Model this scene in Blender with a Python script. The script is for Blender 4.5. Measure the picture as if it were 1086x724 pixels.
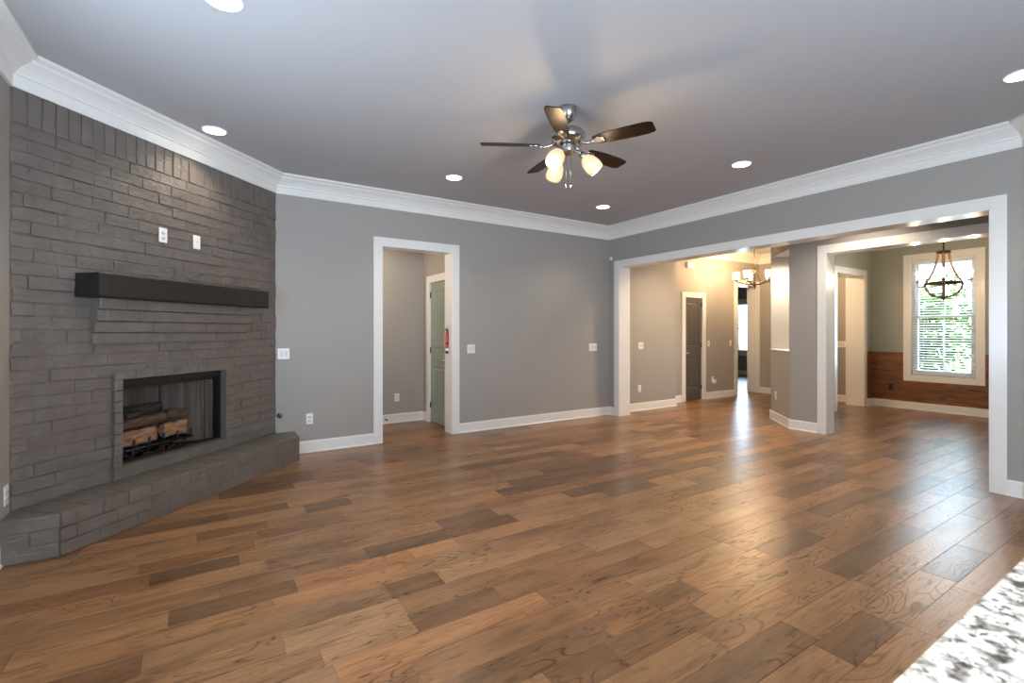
import bpy, bmesh, math, random
from mathutils import Vector, Matrix, noise
R = math.radians
rnd = random.Random(7)
SC = bpy.context.scene
COL = SC.collection
for o in list(bpy.data.objects):
    bpy.data.objects.remove(o)

# ------------------------------------------------------------------ camera
CAM_H = 1.35
cam = bpy.data.cameras.new('camera')
cam.sensor_fit = 'HORIZONTAL'; cam.sensor_width = 36.0
cam.lens = 510.0 / 1086.0 * 36.0
cam.shift_y = -10.2 / 1086.0
cam.clip_start = 0.02
cam.dof.use_dof = True; cam.dof.focus_distance = 4.5; cam.dof.aperture_fstop = 5.6
cam_o = bpy.data.objects.new('camera', cam); COL.objects.link(cam_o)
cam_o.location = (0, 0, CAM_H); cam_o.rotation_euler = (R(90), 0, R(-32.7))
SC.camera = cam_o

# ------------------------------------------------------------------ view, world, daylight
SC.view_settings.view_transform = 'Standard'; SC.view_settings.look = 'None'
SC.view_settings.exposure = 0.52; SC.view_settings.gamma = 1.0
SC.view_settings.use_curve_mapping = False
W_SKY = 17.0
wd = bpy.data.worlds.new('world'); SC.world = wd; wd.use_nodes = True
bg = wd.node_tree.nodes['Background']
bg.inputs[0].default_value = (0.58, 0.79, 1.0, 1); bg.inputs[1].default_value = W_SKY
SC.cycles.max_bounces = 10; SC.cycles.diffuse_bounces = 6; SC.cycles.transparent_max_bounces = 16
SC.cycles.sample_clamp_indirect = 6.0
SC.cycles.caustics_reflective = False; SC.cycles.caustics_refractive = False

def area(name, loc, rot, sx, sy, watts, col):
    d = bpy.data.lights.new(name, 'AREA'); d.shape = 'RECTANGLE'; d.size = sx; d.size_y = sy
    d.energy = watts; d.color = col
    o = bpy.data.objects.new(name, d); COL.objects.link(o); o.location = loc; o.rotation_euler = rot
    return o
DAY = (0.66, 0.82, 1.0)
def portal(name, loc, rot, sx, sy):
    o = area(name, loc, rot, sx, sy, 1.0, (1, 1, 1)); o.data.cycles.is_portal = True
# daylight coming up off the ground outside through the windows behind the photographer
area('daylight_rear', (1.0, -2.54, 1.5), (R(90 + 32), 0, 0), 2.4, 2.0, 285, DAY)
area('daylight_left', (-0.994 - 0.14, 2.3, 1.5), (R(90 + 30), 0, R(-90)), 1.6, 1.6, 80, DAY)
portal('portal_dining', (10.60, 2.885, 1.6), (R(90), 0, R(90)), 0.9, 2.05)
portal('portal_far', (14.56, 8.9, 1.5), (R(90), 0, R(90)), 1.1, 1.65)

# ------------------------------------------------------------------ materials
def mat(name):
    m = bpy.data.materials.new(name); m.use_nodes = True
    return m, m.node_tree, m.node_tree.nodes['Principled BSDF']
def N(nt, kind, **kw):
    n = nt.nodes.new(kind)
    for k, v in kw.items(): setattr(n, k, v)
    return n
def L(nt, a, b): nt.links.new(a, b)
def ramp(nt, stops, interp='LINEAR'):
    r = N(nt, 'ShaderNodeValToRGB'); cr = r.color_ramp; cr.interpolation = interp
    while len(cr.elements) < len(stops): cr.elements.new(0.5)
    for e, (p, c) in zip(cr.elements, stops):
        e.position = p; e.color = c if len(c) == 4 else (*c, 1)
    return r
def bump(nt, p, h, strength, dist):
    b = N(nt, 'ShaderNodeBump'); b.inputs['Strength'].default_value = strength
    b.inputs['Distance'].default_value = dist; L(nt, h, b.inputs['Height']); L(nt, b.outputs[0], p.inputs['Normal'])
    return b
def simple(name, col, rough=0.5, metal=0.0, nscale=60, nb=0.02, var=0.06, spec=0.5):
    m, nt, p = mat(name)
    tc = N(nt, 'ShaderNodeTexCoord')
    n = N(nt, 'ShaderNodeTexNoise'); n.inputs['Scale'].default_value = nscale; n.inputs['Detail'].default_value = 3
    L(nt, tc.outputs['Object'], n.inputs['Vector'])
    r = ramp(nt, [(0.3, tuple(c * (1 - var) for c in col)), (0.7, tuple(min(1, c * (1 + var)) for c in col))])
    L(nt, n.outputs[0], r.inputs[0]); L(nt, r.outputs[0], p.inputs['Base Color'])
    p.inputs['Roughness'].default_value = rough; p.inputs['Metallic'].default_value = metal
    p.inputs['Specular IOR Level'].default_value = spec
    if nb: bump(nt, p, n.outputs[0], nb, 0.01)
    return m
M = {}
M['grey'] = simple('paint_grey', (0.345, 0.322, 0.296), 0.6, nscale=220, nb=0.05, var=0.015, spec=0.35)
M['green'] = simple('paint_sage', (0.33, 0.335, 0.295), 0.6, nscale=220, nb=0.05, var=0.015, spec=0.35)
M['ceil'] = simple('paint_ceiling', (0.46, 0.452, 0.458), 0.75, nscale=200, nb=0.05, var=0.015, spec=0.25)
M['trim'] = simple('paint_trim_white', (0.78, 0.765, 0.73), 0.22, nscale=30, nb=0.015, var=0.01)
M['plastic'] = simple('white_plastic', (0.82, 0.81, 0.79), 0.3, nb=0, var=0.01)
M['socket'] = simple('socket_plastic', (0.66, 0.65, 0.63), 0.35, nb=0, var=0.01)
M['black'] = simple('black_metal', (0.006, 0.006, 0.006), 0.5, nb=0.05)
M['blackplate'] = simple('black_plate', (0.012, 0.011, 0.010), 0.4, nb=0)
M['dark'] = simple('dark_slot', (0.01, 0.01, 0.01), 0.7, nb=0)
M['nickel'] = simple('brushed_nickel', (0.50, 0.48, 0.45), 0.22, 1.0, nscale=300, nb=0.01)
M['bronze'] = simple('dark_bronze', (0.09, 0.065, 0.045), 0.35, 1.0, nb=0.02)
M['doorgrey'] = simple('door_charcoal', (0.085, 0.075, 0.068), 0.35, nscale=80, nb=0.02, var=0.03)
M['doorgreen'] = simple('door_sage', (0.27, 0.30, 0.245), 0.35, nscale=80, nb=0.02, var=0.03)
M['vinyl'] = simple('window_vinyl', (0.72, 0.74, 0.76), 0.35, nb=0, var=0.01)
M['blind'] = simple('blind_slat', (0.78, 0.77, 0.75), 0.4, nb=0, var=0.02)
M['red'] = simple('red_enamel', (0.55, 0.02, 0.025), 0.3, nb=0, var=0.02)
M['brass'] = simple('aged_brass', (0.30, 0.22, 0.12), 0.3, 1.0, nb=0)
M['sub'] = simple('floor_gap', (0.03, 0.018, 0.01), 0.9, nb=0)
M['leaf'] = None

def m_emit(name, col, s):
    m, nt, p = mat(name)
    p.inputs['Base Color'].default_value = (0.9, 0.88, 0.84, 1); p.inputs['Roughness'].default_value = 0.4
    p.inputs['Emission Color'].default_value = (*col, 1); p.inputs['Emission Strength'].default_value = s
    return m
M['lens'] = m_emit('downlight_lens', (1.0, 0.93, 0.82), 9)
M['bulb'] = m_emit('warm_bulb', (1.0, 0.80, 0.52), 14)
M['shade'] = m_emit('frosted_shade', (1.0, 0.66, 0.32), 0.46); M['shade'].node_tree.nodes['Principled BSDF'].inputs['Base Color'].default_value = (0.62, 0.48, 0.32, 1)
M['shade2'] = m_emit('frosted_cup', (1.0, 0.82, 0.55), 1.0)
M['candle'] = simple('candle_sleeve', (0.75, 0.66, 0.5), 0.5, nb=0)

def m_glass():
    m, nt, p = mat('window_glass'); nt.nodes.remove(p)
    t = N(nt, 'ShaderNodeBsdfTransparent'); t.inputs[0].default_value = (0.95, 0.97, 0.97, 1)
    g = N(nt, 'ShaderNodeBsdfGlossy'); g.inputs['Roughness'].default_value = 0.02
    f = N(nt, 'ShaderNodeFresnel'); f.inputs[0].default_value = 1.3
    x = N(nt, 'ShaderNodeMixShader'); L(nt, f.outputs[0], x.inputs[0]); L(nt, t.outputs[0], x.inputs[1]); L(nt, g.outputs[0], x.inputs[2])
    L(nt, x.outputs[0], nt.nodes['Material Output'].inputs[0]); return m
M['glass'] = m_glass()

def m_brick():
    m, nt, p = mat('painted_brick')
    tc = N(nt, 'ShaderNodeTexCoord')
    n1 = N(nt, 'ShaderNodeTexNoise'); n1.inputs['Scale'].default_value = 7; n1.inputs['Detail'].default_value = 5
    mp = N(nt, 'ShaderNodeMapping'); mp.inputs['Scale'].default_value = (8, 8, 20)
    n2 = N(nt, 'ShaderNodeTexNoise'); n2.inputs['Scale'].default_value = 1; n2.inputs['Detail'].default_value = 6; n2.inputs['Roughness'].default_value = 0.6; n2.inputs['Distortion'].default_value = 1.0
    L(nt, tc.outputs['Object'], n1.inputs['Vector']); L(nt, tc.outputs['Object'], mp.inputs[0]); L(nt, mp.outputs[0], n2.inputs['Vector'])
    r = ramp(nt, [(0.3, (0.122, 0.104, 0.090)), (0.7, (0.156, 0.134, 0.117))]); L(nt, n1.outputs[0], r.inputs[0])
    L(nt, r.outputs[0], p.inputs['Base Color'])
    p.inputs['Roughness'].default_value = 0.42
    bump(nt, p, n2.outputs[0], 0.6, 0.02); return m
M['brick'] = m_brick()

def m_wood(name, c0, c1, c2, sc=(2, 25, 25), rough=0.5, bs=0.15, knots=False):
    m, nt, p = mat(name)
    tc = N(nt, 'ShaderNodeTexCoord'); at = N(nt, 'ShaderNodeAttribute', attribute_name='tone')
    of = N(nt, 'ShaderNodeVectorMath', operation='SCALE'); of.inputs['Scale'].default_value = 40; L(nt, at.outputs['Vector'], of.inputs[0])
    ad = N(nt, 'ShaderNodeVectorMath', operation='ADD'); L(nt, tc.outputs['Object'], ad.inputs[0]); L(nt, of.outputs[0], ad.inputs[1])
    mp = N(nt, 'ShaderNodeMapping'); mp.inputs['Scale'].default_value = sc; L(nt, ad.outputs[0], mp.inputs[0])
    n = N(nt, 'ShaderNodeTexNoise'); n.inputs['Scale'].default_value = 1; n.inputs['Detail'].default_value = 6; n.inputs['Distortion'].default_value = 0.8
    L(nt, mp.outputs[0], n.inputs['Vector'])
    r = ramp(nt, [(0.28, c0), (0.5, c1), (0.72, c2)]); L(nt, n.outputs[0], r.inputs[0])
    out = r.outputs[0]
    if knots:
        mk = N(nt, 'ShaderNodeMapping'); mk.inputs['Scale'].default_value = (3.0, 3.0, 8.0); L(nt, ad.outputs[0], mk.inputs[0])
        v = N(nt, 'ShaderNodeTexVoronoi'); v.inputs['Scale'].default_value = 1.0; L(nt, mk.outputs[0], v.inputs['Vector'])
        rk = ramp(nt, [(0.05, (0.10, 0.08, 0.07)), (0.24, (1, 1, 1))]); L(nt, v.outputs['Distance'], rk.inputs[0])
        mx = N(nt, 'ShaderNodeMix', data_type='RGBA', blend_type='MULTIPLY'); mx.inputs[0].default_value = 1
        L(nt, out, mx.inputs[6]); L(nt, rk.outputs[0], mx.inputs[7]); out = mx.outputs[2]
    L(nt, out, p.inputs['Base Color']); p.inputs['Roughness'].default_value = rough
    bump(nt, p, n.outputs[0], bs, 0.004); return m
M['mantel'] = m_wood('mantel_wood', (0.005, 0.004, 0.003), (0.010, 0.008, 0.006), (0.018, 0.0145, 0.011), (4, 30, 30), 0.6, 0.5)
M['blade'] = m_wood('blade_walnut', (0.007, 0.0035, 0.002), (0.017, 0.008, 0.004), (0.030, 0.014, 0.006), (5, 45, 45), 0.4, 0.05)
M['blade'].node_tree.nodes['Principled BSDF'].inputs['Specular IOR Level'].default_value = 0.15
M['pine'] = m_wood('stained_pine', (0.075, 0.025, 0.007), (0.185, 0.068, 0.017), (0.285, 0.113, 0.030), (18, 2.2, 22), 0.42, 0.12, True)
M['strap'] = m_wood('strap_wood', (0.20, 0.10, 0.035), (0.34, 0.18, 0.07), (0.46, 0.27, 0.12), (30, 30, 6), 0.55, 0.1)
M['bark'] = m_wood('bark', (0.03, 0.022, 0.016), (0.07, 0.05, 0.038), (0.12, 0.09, 0.07), (20, 20, 5), 0.9, 0.8)
M['log'] = m_wood('log_bark', (0.025, 0.016, 0.010), (0.085, 0.050, 0.028), (0.17, 0.10, 0.058), (8, 30, 30), 0.9, 0.9)
M['logsplit'] = m_wood('log_split', (0.10, 0.050, 0.024), (0.25, 0.135, 0.068), (0.37, 0.215, 0.12), (10, 40, 40), 0.85, 0.6)
M['logchar'] = m_wood('log_charred', (0.008, 0.007, 0.006), (0.022, 0.018, 0.014), (0.06, 0.042, 0.03), (10, 30, 30), 0.9, 0.9)

def m_panel():
    m, nt, p = mat('refractory_panel')
    tc = N(nt, 'ShaderNodeTexCoord')
    n = N(nt, 'ShaderNodeTexNoise'); n.inputs['Scale'].default_value = 1.0; n.inputs['Detail'].default_value = 4
    mp = N(nt, 'ShaderNodeMapping'); mp.inputs['Scale'].default_value = (34, 34, 1.4); L(nt, tc.outputs['Object'], mp.inputs[0]); L(nt, mp.outputs[0], n.inputs['Vector'])
    r = ramp(nt, [(0.3, (0.060, 0.042, 0.033)), (0.5, (0.105, 0.076, 0.060)), (0.7, (0.155, 0.118, 0.096))]); L(nt, n.outputs[0], r.inputs[0])
    L(nt, r.outputs[0], p.inputs['Base Color']); p.inputs['Roughness'].default_value = 0.9
    bump(nt, p, n.outputs[0], 0.4, 0.01); return m
M['panel'] = m_panel()

def m_granite():
    m, nt, p = mat('granite')
    tc = N(nt, 'ShaderNodeTexCoord')
    def noi(sc, det, dist):
        n = N(nt, 'ShaderNodeTexNoise'); n.inputs['Scale'].default_value = sc; n.inputs['Detail'].default_value = det; n.inputs['Distortion'].default_value = dist
        L(nt, tc.outputs['Object'], n.inputs['Vector']); return n.outputs[0]
    r = ramp(nt, [(0.33, (0.05, 0.045, 0.04)), (0.42, (0.34, 0.32, 0.29)), (0.50, (0.76, 0.745, 0.71)), (0.62, (0.84, 0.83, 0.81))]); L(nt, noi(34, 5, 0.3), r.inputs[0])
    r2 = ramp(nt, [(0.34, (0.12, 0.11, 0.105)), (0.40, (0.62, 0.60, 0.57)), (0.45, (1, 1, 1))]); L(nt, noi(75, 4, 0.5), r2.inputs[0])
    x = N(nt, 'ShaderNodeMix', data_type='RGBA', blend_type='MULTIPLY'); x.inputs[0].default_value = 1
    L(nt, r.outputs[0], x.inputs[6]); L(nt, r2.outputs[0], x.inputs[7])
    L(nt, x.outputs[2], p.inputs['Base Color']); p.inputs['Roughness'].default_value = 0.28; return m
M['granite'] = m_granite()

def m_floor():
    m, nt, p = mat('hickory_planks')
    tc = N(nt, 'ShaderNodeTexCoord'); at = N(nt, 'ShaderNodeAttribute', attribute_name='tone')
    sep = N(nt, 'ShaderNodeSeparateColor'); L(nt, at.outputs['Color'], sep.inputs[0])
    of = N(nt, 'ShaderNodeVectorMath', operation='SCALE'); of.inputs['Scale'].default_value = 60; L(nt, at.outputs['Vector'], of.inputs[0])
    ad = N(nt, 'ShaderNodeVectorMath', operation='ADD'); L(nt, tc.outputs['Object'], ad.inputs[0]); L(nt, of.outputs[0], ad.inputs[1])
    def mapped(sc):
        mp = N(nt, 'ShaderNodeMapping'); mp.inputs['Scale'].default_value = sc; L(nt, ad.outputs[0], mp.inputs[0]); return mp.outputs[0]
    def noi(sc, det=4, dist=0.0, rough=0.5):
        n = N(nt, 'ShaderNodeTexNoise'); n.inputs['Scale'].default_value = 1; n.inputs['Detail'].default_value = det
        n.inputs['Distortion'].default_value = dist; n.inputs['Roughness'].default_value = rough
        L(nt, mapped(sc), n.inputs['Vector']); return n.outputs[0]
    # plank tone
    tone = ramp(nt, [(0.0, (0.145, 0.074, 0.036)), (0.12, (0.226, 0.114, 0.052)), (0.45, (0.285, 0.146, 0.066)), (0.8, (0.306, 0.159, 0.073)), (1.0, (0.322, 0.174, 0.083))])
    L(nt, sep.outputs[0], tone.inputs[0])
    # reddish or greyish planks
    hue = ramp(nt, [(0.0, (0.90, 0.94, 0.98)), (0.35, (1, 1, 1)), (0.75, (1.0, 0.98, 0.96)), (1.0, (1.08, 0.94, 0.84))]); L(nt, sep.outputs[1], hue.inputs[0])
    m1 = N(nt, 'ShaderNodeMix', data_type='RGBA', blend_type='MULTIPLY'); m1.inputs[0].default_value = 1
    L(nt, tone.outputs[0], m1.inputs[6]); L(nt, hue.outputs[0], m1.inputs[7])
    # blotches
    bl = ramp(nt, [(0.28, (0.62, 0.62, 0.64)), (0.5, (1, 1, 1)), (0.75, (1.16, 1.14, 1.10))]); L(nt, noi((2.2, 9, 1), 3, 0.5), bl.inputs[0])
    m2 = N(nt, 'ShaderNodeMix', data_type='RGBA', blend_type='MULTIPLY'); m2.inputs[0].default_value = 1
    L(nt, m1.outputs[2], m2.inputs[6]); L(nt, bl.outputs[0], m2.inputs[7])
    # cathedral figure: contour lines of a stretched noise
    c = noi((1.2, 7.5, 1), 2.2, 0.35, 0.5)
    mu = N(nt, 'ShaderNodeMath', operation='MULTIPLY'); mu.inputs[1].default_value = 17; L(nt, c, mu.inputs[0])
    fr = N(nt, 'ShaderNodeMath', operation='PINGPONG'); fr.inputs[1].default_value = 0.5; L(nt, mu.outputs[0], fr.inputs[0])
    ring = ramp(nt, [(0.0, (0.40, 0.37, 0.36)), (0.05, (0.58, 0.55, 0.53)), (0.16, (1, 1, 1)), (0.5, (1.03, 1.02, 1.01))]); L(nt, fr.outputs[0], ring.inputs[0])
    msk = ramp(nt, [(0.44, (0.12, 0.12, 0.12)), (0.60, (0.95, 0.95, 0.95))]); L(nt, noi((1.3, 4.5, 1), 3), msk.inputs[0])
    m3 = N(nt, 'ShaderNodeMix', data_type='RGBA', blend_type='MULTIPLY'); L(nt, msk.outputs[0], m3.inputs[0])
    L(nt, m2.outputs[2], m3.inputs[6]); L(nt, ring.outputs[0], m3.inputs[7])
    rm = N(nt, 'ShaderNodeMix', data_type='RGBA'); L(nt, msk.outputs[0], rm.inputs[0]); rm.inputs[6].default_value = (1, 1, 1, 1); L(nt, ring.outputs[0], rm.inputs[7])
    # fine fibre
    fb = noi((4, 90, 1), 5, 0.3, 0.65)
    fr2 = ramp(nt, [(0.30, (0.66, 0.64, 0.63)), (0.50, (1, 1, 1)), (0.7, (1.12, 1.11, 1.09))]); L(nt, fb, fr2.inputs[0])
    dash = ramp(nt, [(0.30, (0.55, 0.52, 0.50)), (0.40, (1, 1, 1))]); L(nt, noi((7, 55, 1), 3, 0.2), dash.inputs[0])
    m4 = N(nt, 'ShaderNodeMix', data_type='RGBA', blend_type='MULTIPLY'); m4.inputs[0].default_value = 1
    L(nt, m3.outputs[2], m4.inputs[6]); L(nt, fr2.outputs[0], m4.inputs[7])
    m5 = N(nt, 'ShaderNodeMix', data_type='RGBA', blend_type='MULTIPLY'); m5.inputs[0].default_value = 0.8
    L(nt, m4.outputs[2], m5.inputs[6]); L(nt, dash.outputs[0], m5.inputs[7])
    L(nt, m5.outputs[2], p.inputs['Base Color'])
    rr = ramp(nt, [(0.3, (0.280,) * 3), (0.7, (0.32,) * 3)]); L(nt, noi((3, 10, 1), 3), rr.inputs[0]); L(nt, rr.outputs[0], p.inputs['Roughness'])
    spc = N(nt, 'ShaderNodeMath', operation='MULTIPLY'); spc.inputs[1].default_value = 0.5; L(nt, rm.outputs[2], spc.inputs[0]); L(nt, spc.outputs[0], p.inputs['Specular IOR Level'])
    # hand scraped relief
    sc1 = noi((1.6, 7.0, 1), 2, 0.4)
    a1 = N(nt, 'ShaderNodeMath', operation='MULTIPLY_ADD'); a1.inputs[1].default_value = 0.05; L(nt, rm.outputs[2], a1.inputs[0]); L(nt, sc1, a1.inputs[2])
    a2 = N(nt, 'ShaderNodeMath', operation='MULTIPLY_ADD'); a2.inputs[1].default_value = 0.05; L(nt, fb, a2.inputs[0]); L(nt, a1.outputs[0], a2.inputs[2])
    bump(nt, p, a2.outputs[0], 0.30, 0.006)
    return m
M['floor'] = m_floor()

# ------------------------------------------------------------------ mesh builder
class MB:
    def __init__(s): s.bm = bmesh.new(); s.tone = None; s.smooth = set()
    def _tone(s, faces, t):
        if t is None: return
        if s.tone is None: s.tone = s.bm.loops.layers.color.new('tone')
        for f in faces:
            for l in f.loops: l[s.tone] = (*t, 1)
    def hexa(s, v, tone=None):
        vs = [s.bm.verts.new(p) for p in v]
        fs = [s.bm.faces.new([vs[i] for i in q]) for q in ((3, 2, 1, 0), (4, 5, 6, 7), (0, 1, 5, 4), (1, 2, 6, 5), (2, 3, 7, 6), (3, 0, 4, 7))]
        s._tone(fs, tone); return vs
    def box(s, x0, x1, y0, y1, z0, z1, tone=None):
        x0, x1 = sorted((x0, x1)); y0, y1 = sorted((y0, y1)); z0, z1 = sorted((z0, z1))
        return s.hexa([(x0, y0, z0), (x1, y0, z0), (x1, y1, z0), (x0, y1, z0), (x0, y0, z1), (x1, y0, z1), (x1, y1, z1), (x0, y1, z1)], tone)
    def prism(s, poly, z0, z1):
        a = sum(poly[i][0] * poly[(i + 1) % len(poly)][1] - poly[(i + 1) % len(poly)][0] * poly[i][1] for i in range(len(poly)))
        if a < 0: poly = poly[::-1]
        b = [s.bm.verts.new((x, y, z0)) for x, y in poly]; t = [s.bm.verts.new((x, y, z1)) for x, y in poly]
        s.bm.faces.new(b[::-1]); s.bm.faces.new(t)
        n = len(poly)
        for i in range(n): s.bm.faces.new((b[i], b[(i + 1) % n], t[(i + 1) % n], t[i]))
    def brick(s, x0, x1, y0, y1, z0, z1, ch=0.004, j=0.0015):
        """box whose +y face is the rough chamfered face"""
        q = lambda: rnd.uniform(-j, j)
        b = [(x0, y0, z0), (x1, y0, z0), (x1, y0, z1), (x0, y0, z1)]
        m = [(x0 + q(), y1 - ch, z0 + q()), (x1 + q(), y1 - ch, z0 + q()), (x1 + q(), y1 - ch, z1 + q()), (x0 + q(), y1 - ch, z1 + q())]
        nx = max(1, int((x1 - x0) / 0.035)); tl = rnd.uniform(-0.0035, 0.0025)
        vb = [s.bm.verts.new(p) for p in b]; vm = [s.bm.verts.new(p) for p in m]
        lo = [s.bm.verts.new((x0 + ch + (x1 - x0 - 2 * ch) * i / nx, y1 + q() + tl, z0 + ch + q())) for i in range(nx + 1)]
        hi = [s.bm.verts.new((x0 + ch + (x1 - x0 - 2 * ch) * i / nx, y1 + q() - tl, z1 - ch + q())) for i in range(nx + 1)]
        F = s.bm.faces.new
        F(vb)
        for i in range(4): F((vb[(i + 1) % 4], vb[i], vm[i], vm[(i + 1) % 4]))
        for i in range(nx): F((lo[i + 1], lo[i], hi[i], hi[i + 1]))
        F((vm[1], vm[0]) + tuple(lo)); F((vm[3], vm[2]) + tuple(hi[::-1]))
        F((vm[0], vm[3], hi[0], lo[0])); F((vm[2], vm[1], lo[-1], hi[-1]))
    def sweep(s, prof, path, closed=False):
        """prof: (offset to the right of travel, z); mitred along a horizontal path"""
        n = len(path); rings = []
        for i in range(n):
            p = Vector(path[i])
            d0 = (p - Vector(path[i - 1])).normalized() if i > 0 or closed else None
            d1 = (Vector(path[(i + 1) % n]) - p).normalized() if i < n - 1 or closed else None
            d0 = d0 or d1; d1 = d1 or d0
            n0 = Vector((d0.y, -d0.x)); n1 = Vector((d1.y, -d1.x))
            b = (n0 + n1).normalized(); k = 1 / max(0.2, b.dot(n0))
            rings.append([s.bm.verts.new((p.x + b.x * o * k, p.y + b.y * o * k, z)) for o, z in prof])
        m = len(prof)
        for i in range(n if closed else n - 1):
            a, c = rings[i], rings[(i + 1) % n]
            for j in range(m): s.bm.faces.new((a[j], a[(j + 1) % m], c[(j + 1) % m], c[j]))
        if not closed:
            s.bm.faces.new(rings[0][::-1]); s.bm.faces.new(rings[-1])
    def tube(s, pts, rad, seg=10, cap=True):
        pts = [Vector(p) for p in pts]; n = len(pts)
        rad = rad if isinstance(rad, (list, tuple)) else [rad] * n
        rings = []; up = None
        for i, p in enumerate(pts):
            t = (pts[min(i + 1, n - 1)] - pts[max(i - 1, 0)]).normalized()
            if up is None:
                up = Vector((0, 0, 1)) if abs(t.z) < 0.9 else Vector((1, 0, 0))
            a = t.cross(up).normalized(); b = a.cross(t).normalized(); up = b
            rings.append([s.bm.verts.new(p + (a * math.cos(k * 2 * math.pi / seg) + b * math.sin(k * 2 * math.pi / seg)) * rad[i]) for k in range(seg)])
        for i in range(n - 1):
            for k in range(seg):
                f = s.bm.faces.new((rings[i][k], rings[i + 1][k], rings[i + 1][(k + 1) % seg], rings[i][(k + 1) % seg])); f.smooth = True
        if cap: s.bm.faces.new(rings[0]); s.bm.faces.new(rings[-1][::-1])
        return rings
    def lathe(s, prof, c=(0, 0, 0), axis=(0, 0, 1), seg=28):
        """prof: (radius, height along axis)"""
        ax = Vector(axis).normalized(); q = Vector((0, 0, 1)).rotation_difference(ax); c = Vector(c)
        rings = []
        for r, h in prof:
            if r < 1e-6: rings.append([s.bm.verts.new(c + q @ Vector((0, 0, h)))])
            else: rings.append([s.bm.verts.new(c + q @ Vector((r * math.cos(2 * math.pi * k / seg), r * math.sin(2 * math.pi * k / seg), h))) for k in range(seg)])
        for a, b in zip(rings, rings[1:]):
            for k in range(seg):
                k2 = (k + 1) % seg
                if len(a) == 1 and len(b) == 1: continue
                if len(a) == 1: f = s.bm.faces.new((a[0], b[k2], b[k]))
                elif len(b) == 1: f = s.bm.faces.new((a[k], a[k2], b[0]))
                else: f = s.bm.faces.new((a[k], a[k2], b[k2], b[k]))
                f.smooth = True
    def build(s, name, m, parent=None, loc=None, rotz=0, bev=0):
        bmesh.ops.recalc_face_normals(s.bm, faces=s.bm.faces)
        me = bpy.data.meshes.new(name); s.bm.to_mesh(me); s.bm.free()
        me.materials.append(m if not isinstance(m, str) else M[m])
        o = bpy.data.objects.new(name, me); COL.objects.link(o)
        if loc: o.location = loc
        o.rotation_euler = (0, 0, rotz)
        if parent: o.parent = parent
        if bev:
            b = o.modifiers.new('bevel', 'BEVEL'); b.width = bev; b.segments = 2; b.limit_method = 'ANGLE'
        return o
def tag(o, label, cat, group=None):
    o['label'] = label; o['category'] = cat
    if group: o['group'] = group
    return o
def thing(name, label, cat, loc=(0, 0, 0), rotz=0, group=None):
    o = bpy.data.objects.new(name, None); COL.objects.link(o); o.empty_display_size = 0.1
    o.location = loc; o.rotation_euler = (0, 0, rotz)
    return tag(o, label, cat, group)
def struct(o, label=None, cat=None):
    o['kind'] = 'structure'
    if label: o['label'] = label
    if cat: o['category'] = cat
    return o
def boxes(name, m, L_, label=None, cat=None, bev=0):
    b = MB()
    for q in L_: b.box(*q)
    return struct(b.build(name, m, bev=bev), label, cat)

# ------------------------------------------------------------------ key dimensions (metres)
YA, XB, XL, CZ = 5.775, 5.6, -0.994, 3.05
XF, XE, YD, YH = 6.9, 10.43, 6.05, 3.9
FC = Vector((0.662, 5.775))            # right corner of the fireplace wall
FL_ = 2.342                            # its length, running 45 degrees to the left wall
FW = (XL, 4.119)
HD = 2.385                             # head of the big openings

# ------------------------------------------------------------------ floor
def make_floor():
    W = 0.165; Y0 = 0.883 - 60 * W
    rects = [(-1.0, 5.6, -2.4, 5.85), (0.4, 2.95, 5.85, 7.0), (5.6, 10.45, 0.3, 6.05), (7.0, 10.45, 6.05, 6.3), (9.2, 14.45, 6.3, 10.0)]
    b = MB(); tone = b.bm.loops.layers.color.new('tone')
    cuts = {}
    for (x0, x1, y0, y1) in rects:
        for k in range(int((y0 - Y0) / W) - 1, int((y1 - Y0) / W) + 2):
            a, c = Y0 + k * W, Y0 + (k + 1) * W
            ya, yc = max(a, y0), min(c, y1)
            if yc - ya < 0.004: continue
            if k not in cuts:
                rr = random.Random(k * 31 + 5); x = -1.6 - rr.random(); L0 = []
                while x < 15.5:
                    ln = rr.choice((0.32, 0.45, 0.6, 0.75, 0.95, 1.2)) * rr.uniform(0.85, 1.15)
                    L0.append((x, x + ln, (rr.random(), rr.random(), rr.random()))); x += ln
                cuts[k] = L0
            for (p0, p1, t) in cuts[k]:
                xa, xc = max(p0, x0), min(p1, x1)
                if xc - xa < 0.004: continue
                e = 0.0013; d = -0.0018
                o_ = [b.bm.verts.new(v) for v in ((xa, ya, d), (xc, ya, d), (xc, yc, d), (xa, yc, d))]
                i_ = [b.bm.verts.new(v) for v in ((xa + e, ya + e, 0), (xc - e, ya + e, 0), (xc - e, yc - e, 0), (xa + e, yc - e, 0))]
                fs = [b.bm.faces.new(i_)] + [b.bm.faces.new((o_[q], o_[(q + 1) % 4], i_[(q + 1) % 4], i_[q])) for q in range(4)]
                for f in fs:
                    for l in f.loops: l[tone] = (*t, 1)
    o = struct(b.build('floor', 'floor'), 'hand-scraped brown hickory plank floor', 'floor')
    for f in o.data.polygons:
        if f.normal.z < 0: f.flip()
    o.data.update()
    s = MB()
    for (x0, x1, y0, y1) in rects: s.box(x0, x1, y0, y1, -0.08, -0.0016)
    sb = s.build('subfloor', 'sub', o)
make_floor()

# ------------------------------------------------------------------ ceiling
boxes('ceiling', 'ceil', [(-1.2, 5.7, -2.6, 5.87, CZ, CZ + 0.08), (5.7, 10.6, 0.2, 6.2, CZ, CZ + 0.08), (7.1, 14.7, 6.2, 10.2, CZ, CZ + 0.08), (0.4, 2.98, 5.96, 7.08, 2.56, 2.62)],
      'smooth grey painted ceiling', 'ceiling')

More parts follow.
